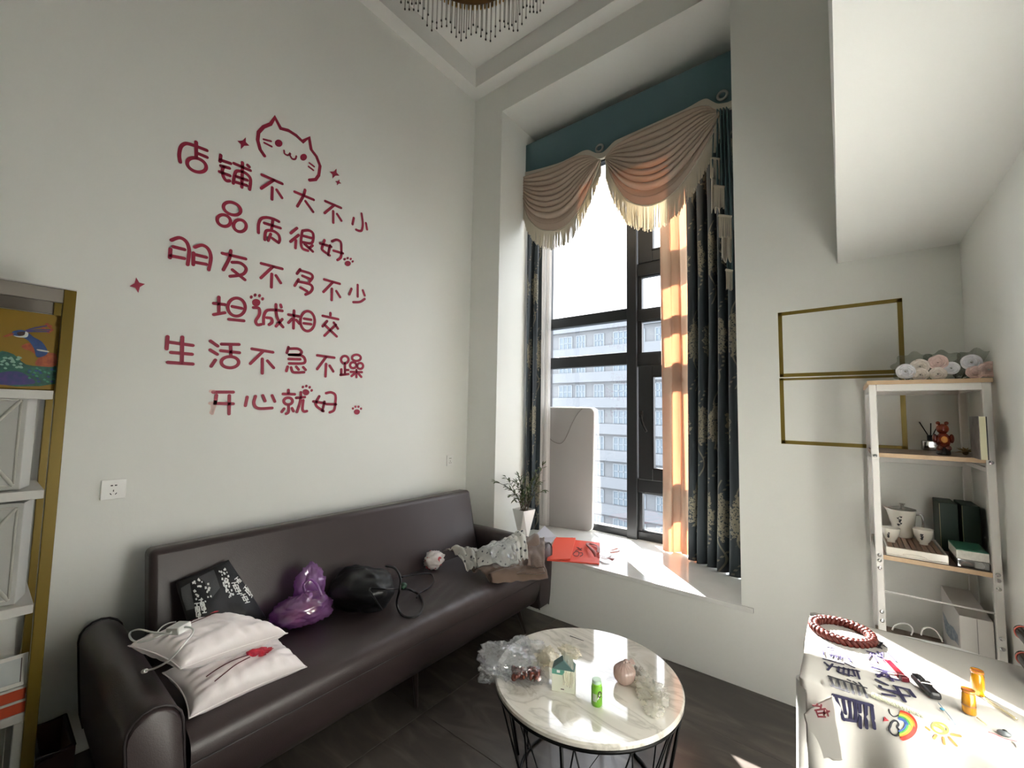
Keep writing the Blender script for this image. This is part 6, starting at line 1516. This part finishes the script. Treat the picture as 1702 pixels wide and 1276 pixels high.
for k, lab in enumerate(('lower orange box with white edge inside the rack', 'upper orange box with white edge inside the rack')):
    hh_ = 0.037
    t = thing('orange_box', lab, 'box', (0.2, -2.9, z0_), 'orange boxes on the white stand')
    MB().box((0.08, -3.15, z0_), (0.34, yR-0.004-0.003*k, z0_+hh_)).build('box_body', M_ora, t, bevel=0.001)
    MB().box((0.08, -3.151, z0_+hh_), (0.3405, yR-0.0035-0.003*k, z0_+hh_+0.008)).build('white_edge', M_lst, t); z0_ += hh_+0.009
zp = above(Vector((0.33, yR-0.02, 0)), 1090)
t = thing('framed_card', 'white framed pale picture card standing on the orange boxes', 'frame', (0.3, -2.9, z0_))
Mf = Matrix.Translation((0.335, yR-0.006, z0_+0.001)) @ Matrix.Rotation(-0.25, 4, 'Y')
hf = max(0.1, (zp-z0_)*1.03)
for lo, hi in (((-0.01, -0.35, 0), (0, 0, 0.012)), ((-0.01, -0.35, hf-0.012), (0, 0, hf)), ((-0.01, -0.014, 0.012), (0, 0, hf-0.012)), ((-0.01, -0.35, 0.012), (0, -0.336, hf-0.012))): MB().box(lo, hi, Mf).build('frame_bar', M_lst, t)
MB().box((-0.008, -0.336, 0.012), (-0.003, -0.014, hf-0.012), Mf).build('picture', mat('pale_print', '9aa0a6', 0.35, mottle=(4, 0.9, 'b9bdb8')), t)
MB().box((-0.0029, -0.0165, 0.012), (-0.0022, -0.014, hf-0.012), Mf).build('dark_line', M_ink, t)

# dark basket chair behind the sofa arm
M_bsk = mat('dark_brown_leatherette', '47322e', 0.6); bz = 0.0
bk = thing('storage_stool', 'low dark brown open stool between the rack and the sofa arm', 'stool', (0.45, -2.5, 0))
for (a, b_) in (((0.06, -2.50), (0.06, -2.42)), ):
    pass
pA, pB, pC2 = at(66, 1222, 0, 0.25), at(122, 1200, 0, 0.18), at(140, 1262, 0, 0.30)
h0 = pB.z
outl = [(0.10, -2.515), (0.10, -2.425), (0.34, -2.425), (0.34, -2.515)]
b = MB(); prof_ = []
for i in range(len(outl)):
    a, c = Vector((*outl[i], 0)), Vector((*outl[(i+1) % 4], 0))
    d = (c-a).normalized(); n_ = Vector((d.y, -d.x, 0))
    b.add([a, c, c+Vector((0, 0, pB.z if i in (0, 1) else pB.z-0.02)), a+Vector((0, 0, pB.z))], [(0, 1, 2, 3)])
b.build('side_panel', M_bsk, bk, solid=0.012, weld=False)
MB().tube([Vector((x, y, pB.z)) for x, y in outl], 0.008, 8, closed=True).build('rim', mat('black_rim', '120e0e', 0.5), bk)
tag(MB().sphere((0.25, -2.47, 0.10), (0.07, 0.035, 0.05), 20, 12).build('green_bundle', mat('olive_green', '8a9030', 0.6), smooth=True), 'olive green bundle inside the dark stool', 'bundle')

# ================================================================ CHANDELIER
CCX, CCY = 1.06, -1.19
ch = thing('chandelier', 'round chandelier of hanging glass rods with a gold centre', 'chandelier', (CCX, CCY, 4.62))
M_cg = mat('antique_gold', '6a4a1e', 0.3, metal=0.8); M_rod = film('rod_glass', 'e6e4dc', clear=0.30, rough=0.1, white=0.5, gloss=0.3); M_tip = mat('dark_tip', '2c2a26', 0.4)
MB().lathe([(0, 0), (0.12, 0), (0.12, -0.03), (0.5, -0.05), (0.52, -0.08), (0.40, -0.09), (0, -0.09)], (CCX, CCY, 4.62), 64).build('canopy', M_cg, ch, smooth='auto')
MB().lathe([(0.0, 4.10), (0.32, 4.11), (0.335, 4.12), (0.335, 4.16), (0.31, 4.54), (0, 4.54)], (CCX, CCY, 0), 72).build('gold_drum', M_cg, ch, smooth='auto')
for k in range(84):
    a = 2*PI*k/84; MB().tube([(CCX+0.352*math.cos(a), CCY+0.352*math.sin(a), 4.105), (CCX+0.352*math.cos(a), CCY+0.352*math.sin(a), 4.30)], 0.005, 5).build('gold_bar', mat('bright_gold', 'b08a4a', 0.3, metal=0.7), ch)
rod_me = None; tip_me = None
for ringi, (R_, zb2, ofs) in enumerate(((0.515, 4.03, 0), (0.47, 4.04, 0.5))):
    n_ = 96
    for k in range(n_):
        a = 2*PI*(k+ofs)/n_; z_ = zb2+0.085*abs(((a*16/(2*PI)+0.3) % 1)-0.5)*2+0.004*random.uniform(-1, 1)
        if rod_me is None:
            o = MB().tube([(CCX, CCY, 4.62), (CCX, CCY, 3.62)], 0.0042, 7).build('glass_rod', M_rod, ch, smooth=True); rod_me = o
            tp_ = MB().sphere((CCX, CCY, 4.62), (0.006, 0.006, 0.008), 8, 6).build('rod_tip', M_tip, ch, smooth=True); tip_me = tp_
            r_, q_ = o, tp_
        else:
            r_ = rod_me.copy(); COL.objects.link(r_); q_ = tip_me.copy(); COL.objects.link(q_)
        x, y = R_*math.cos(a), R_*math.sin(a)
        r_.location = (x, y, -0.08); r_.scale = (1, 1, (4.54-z_)); q_.location = (x, y, z_-4.62)
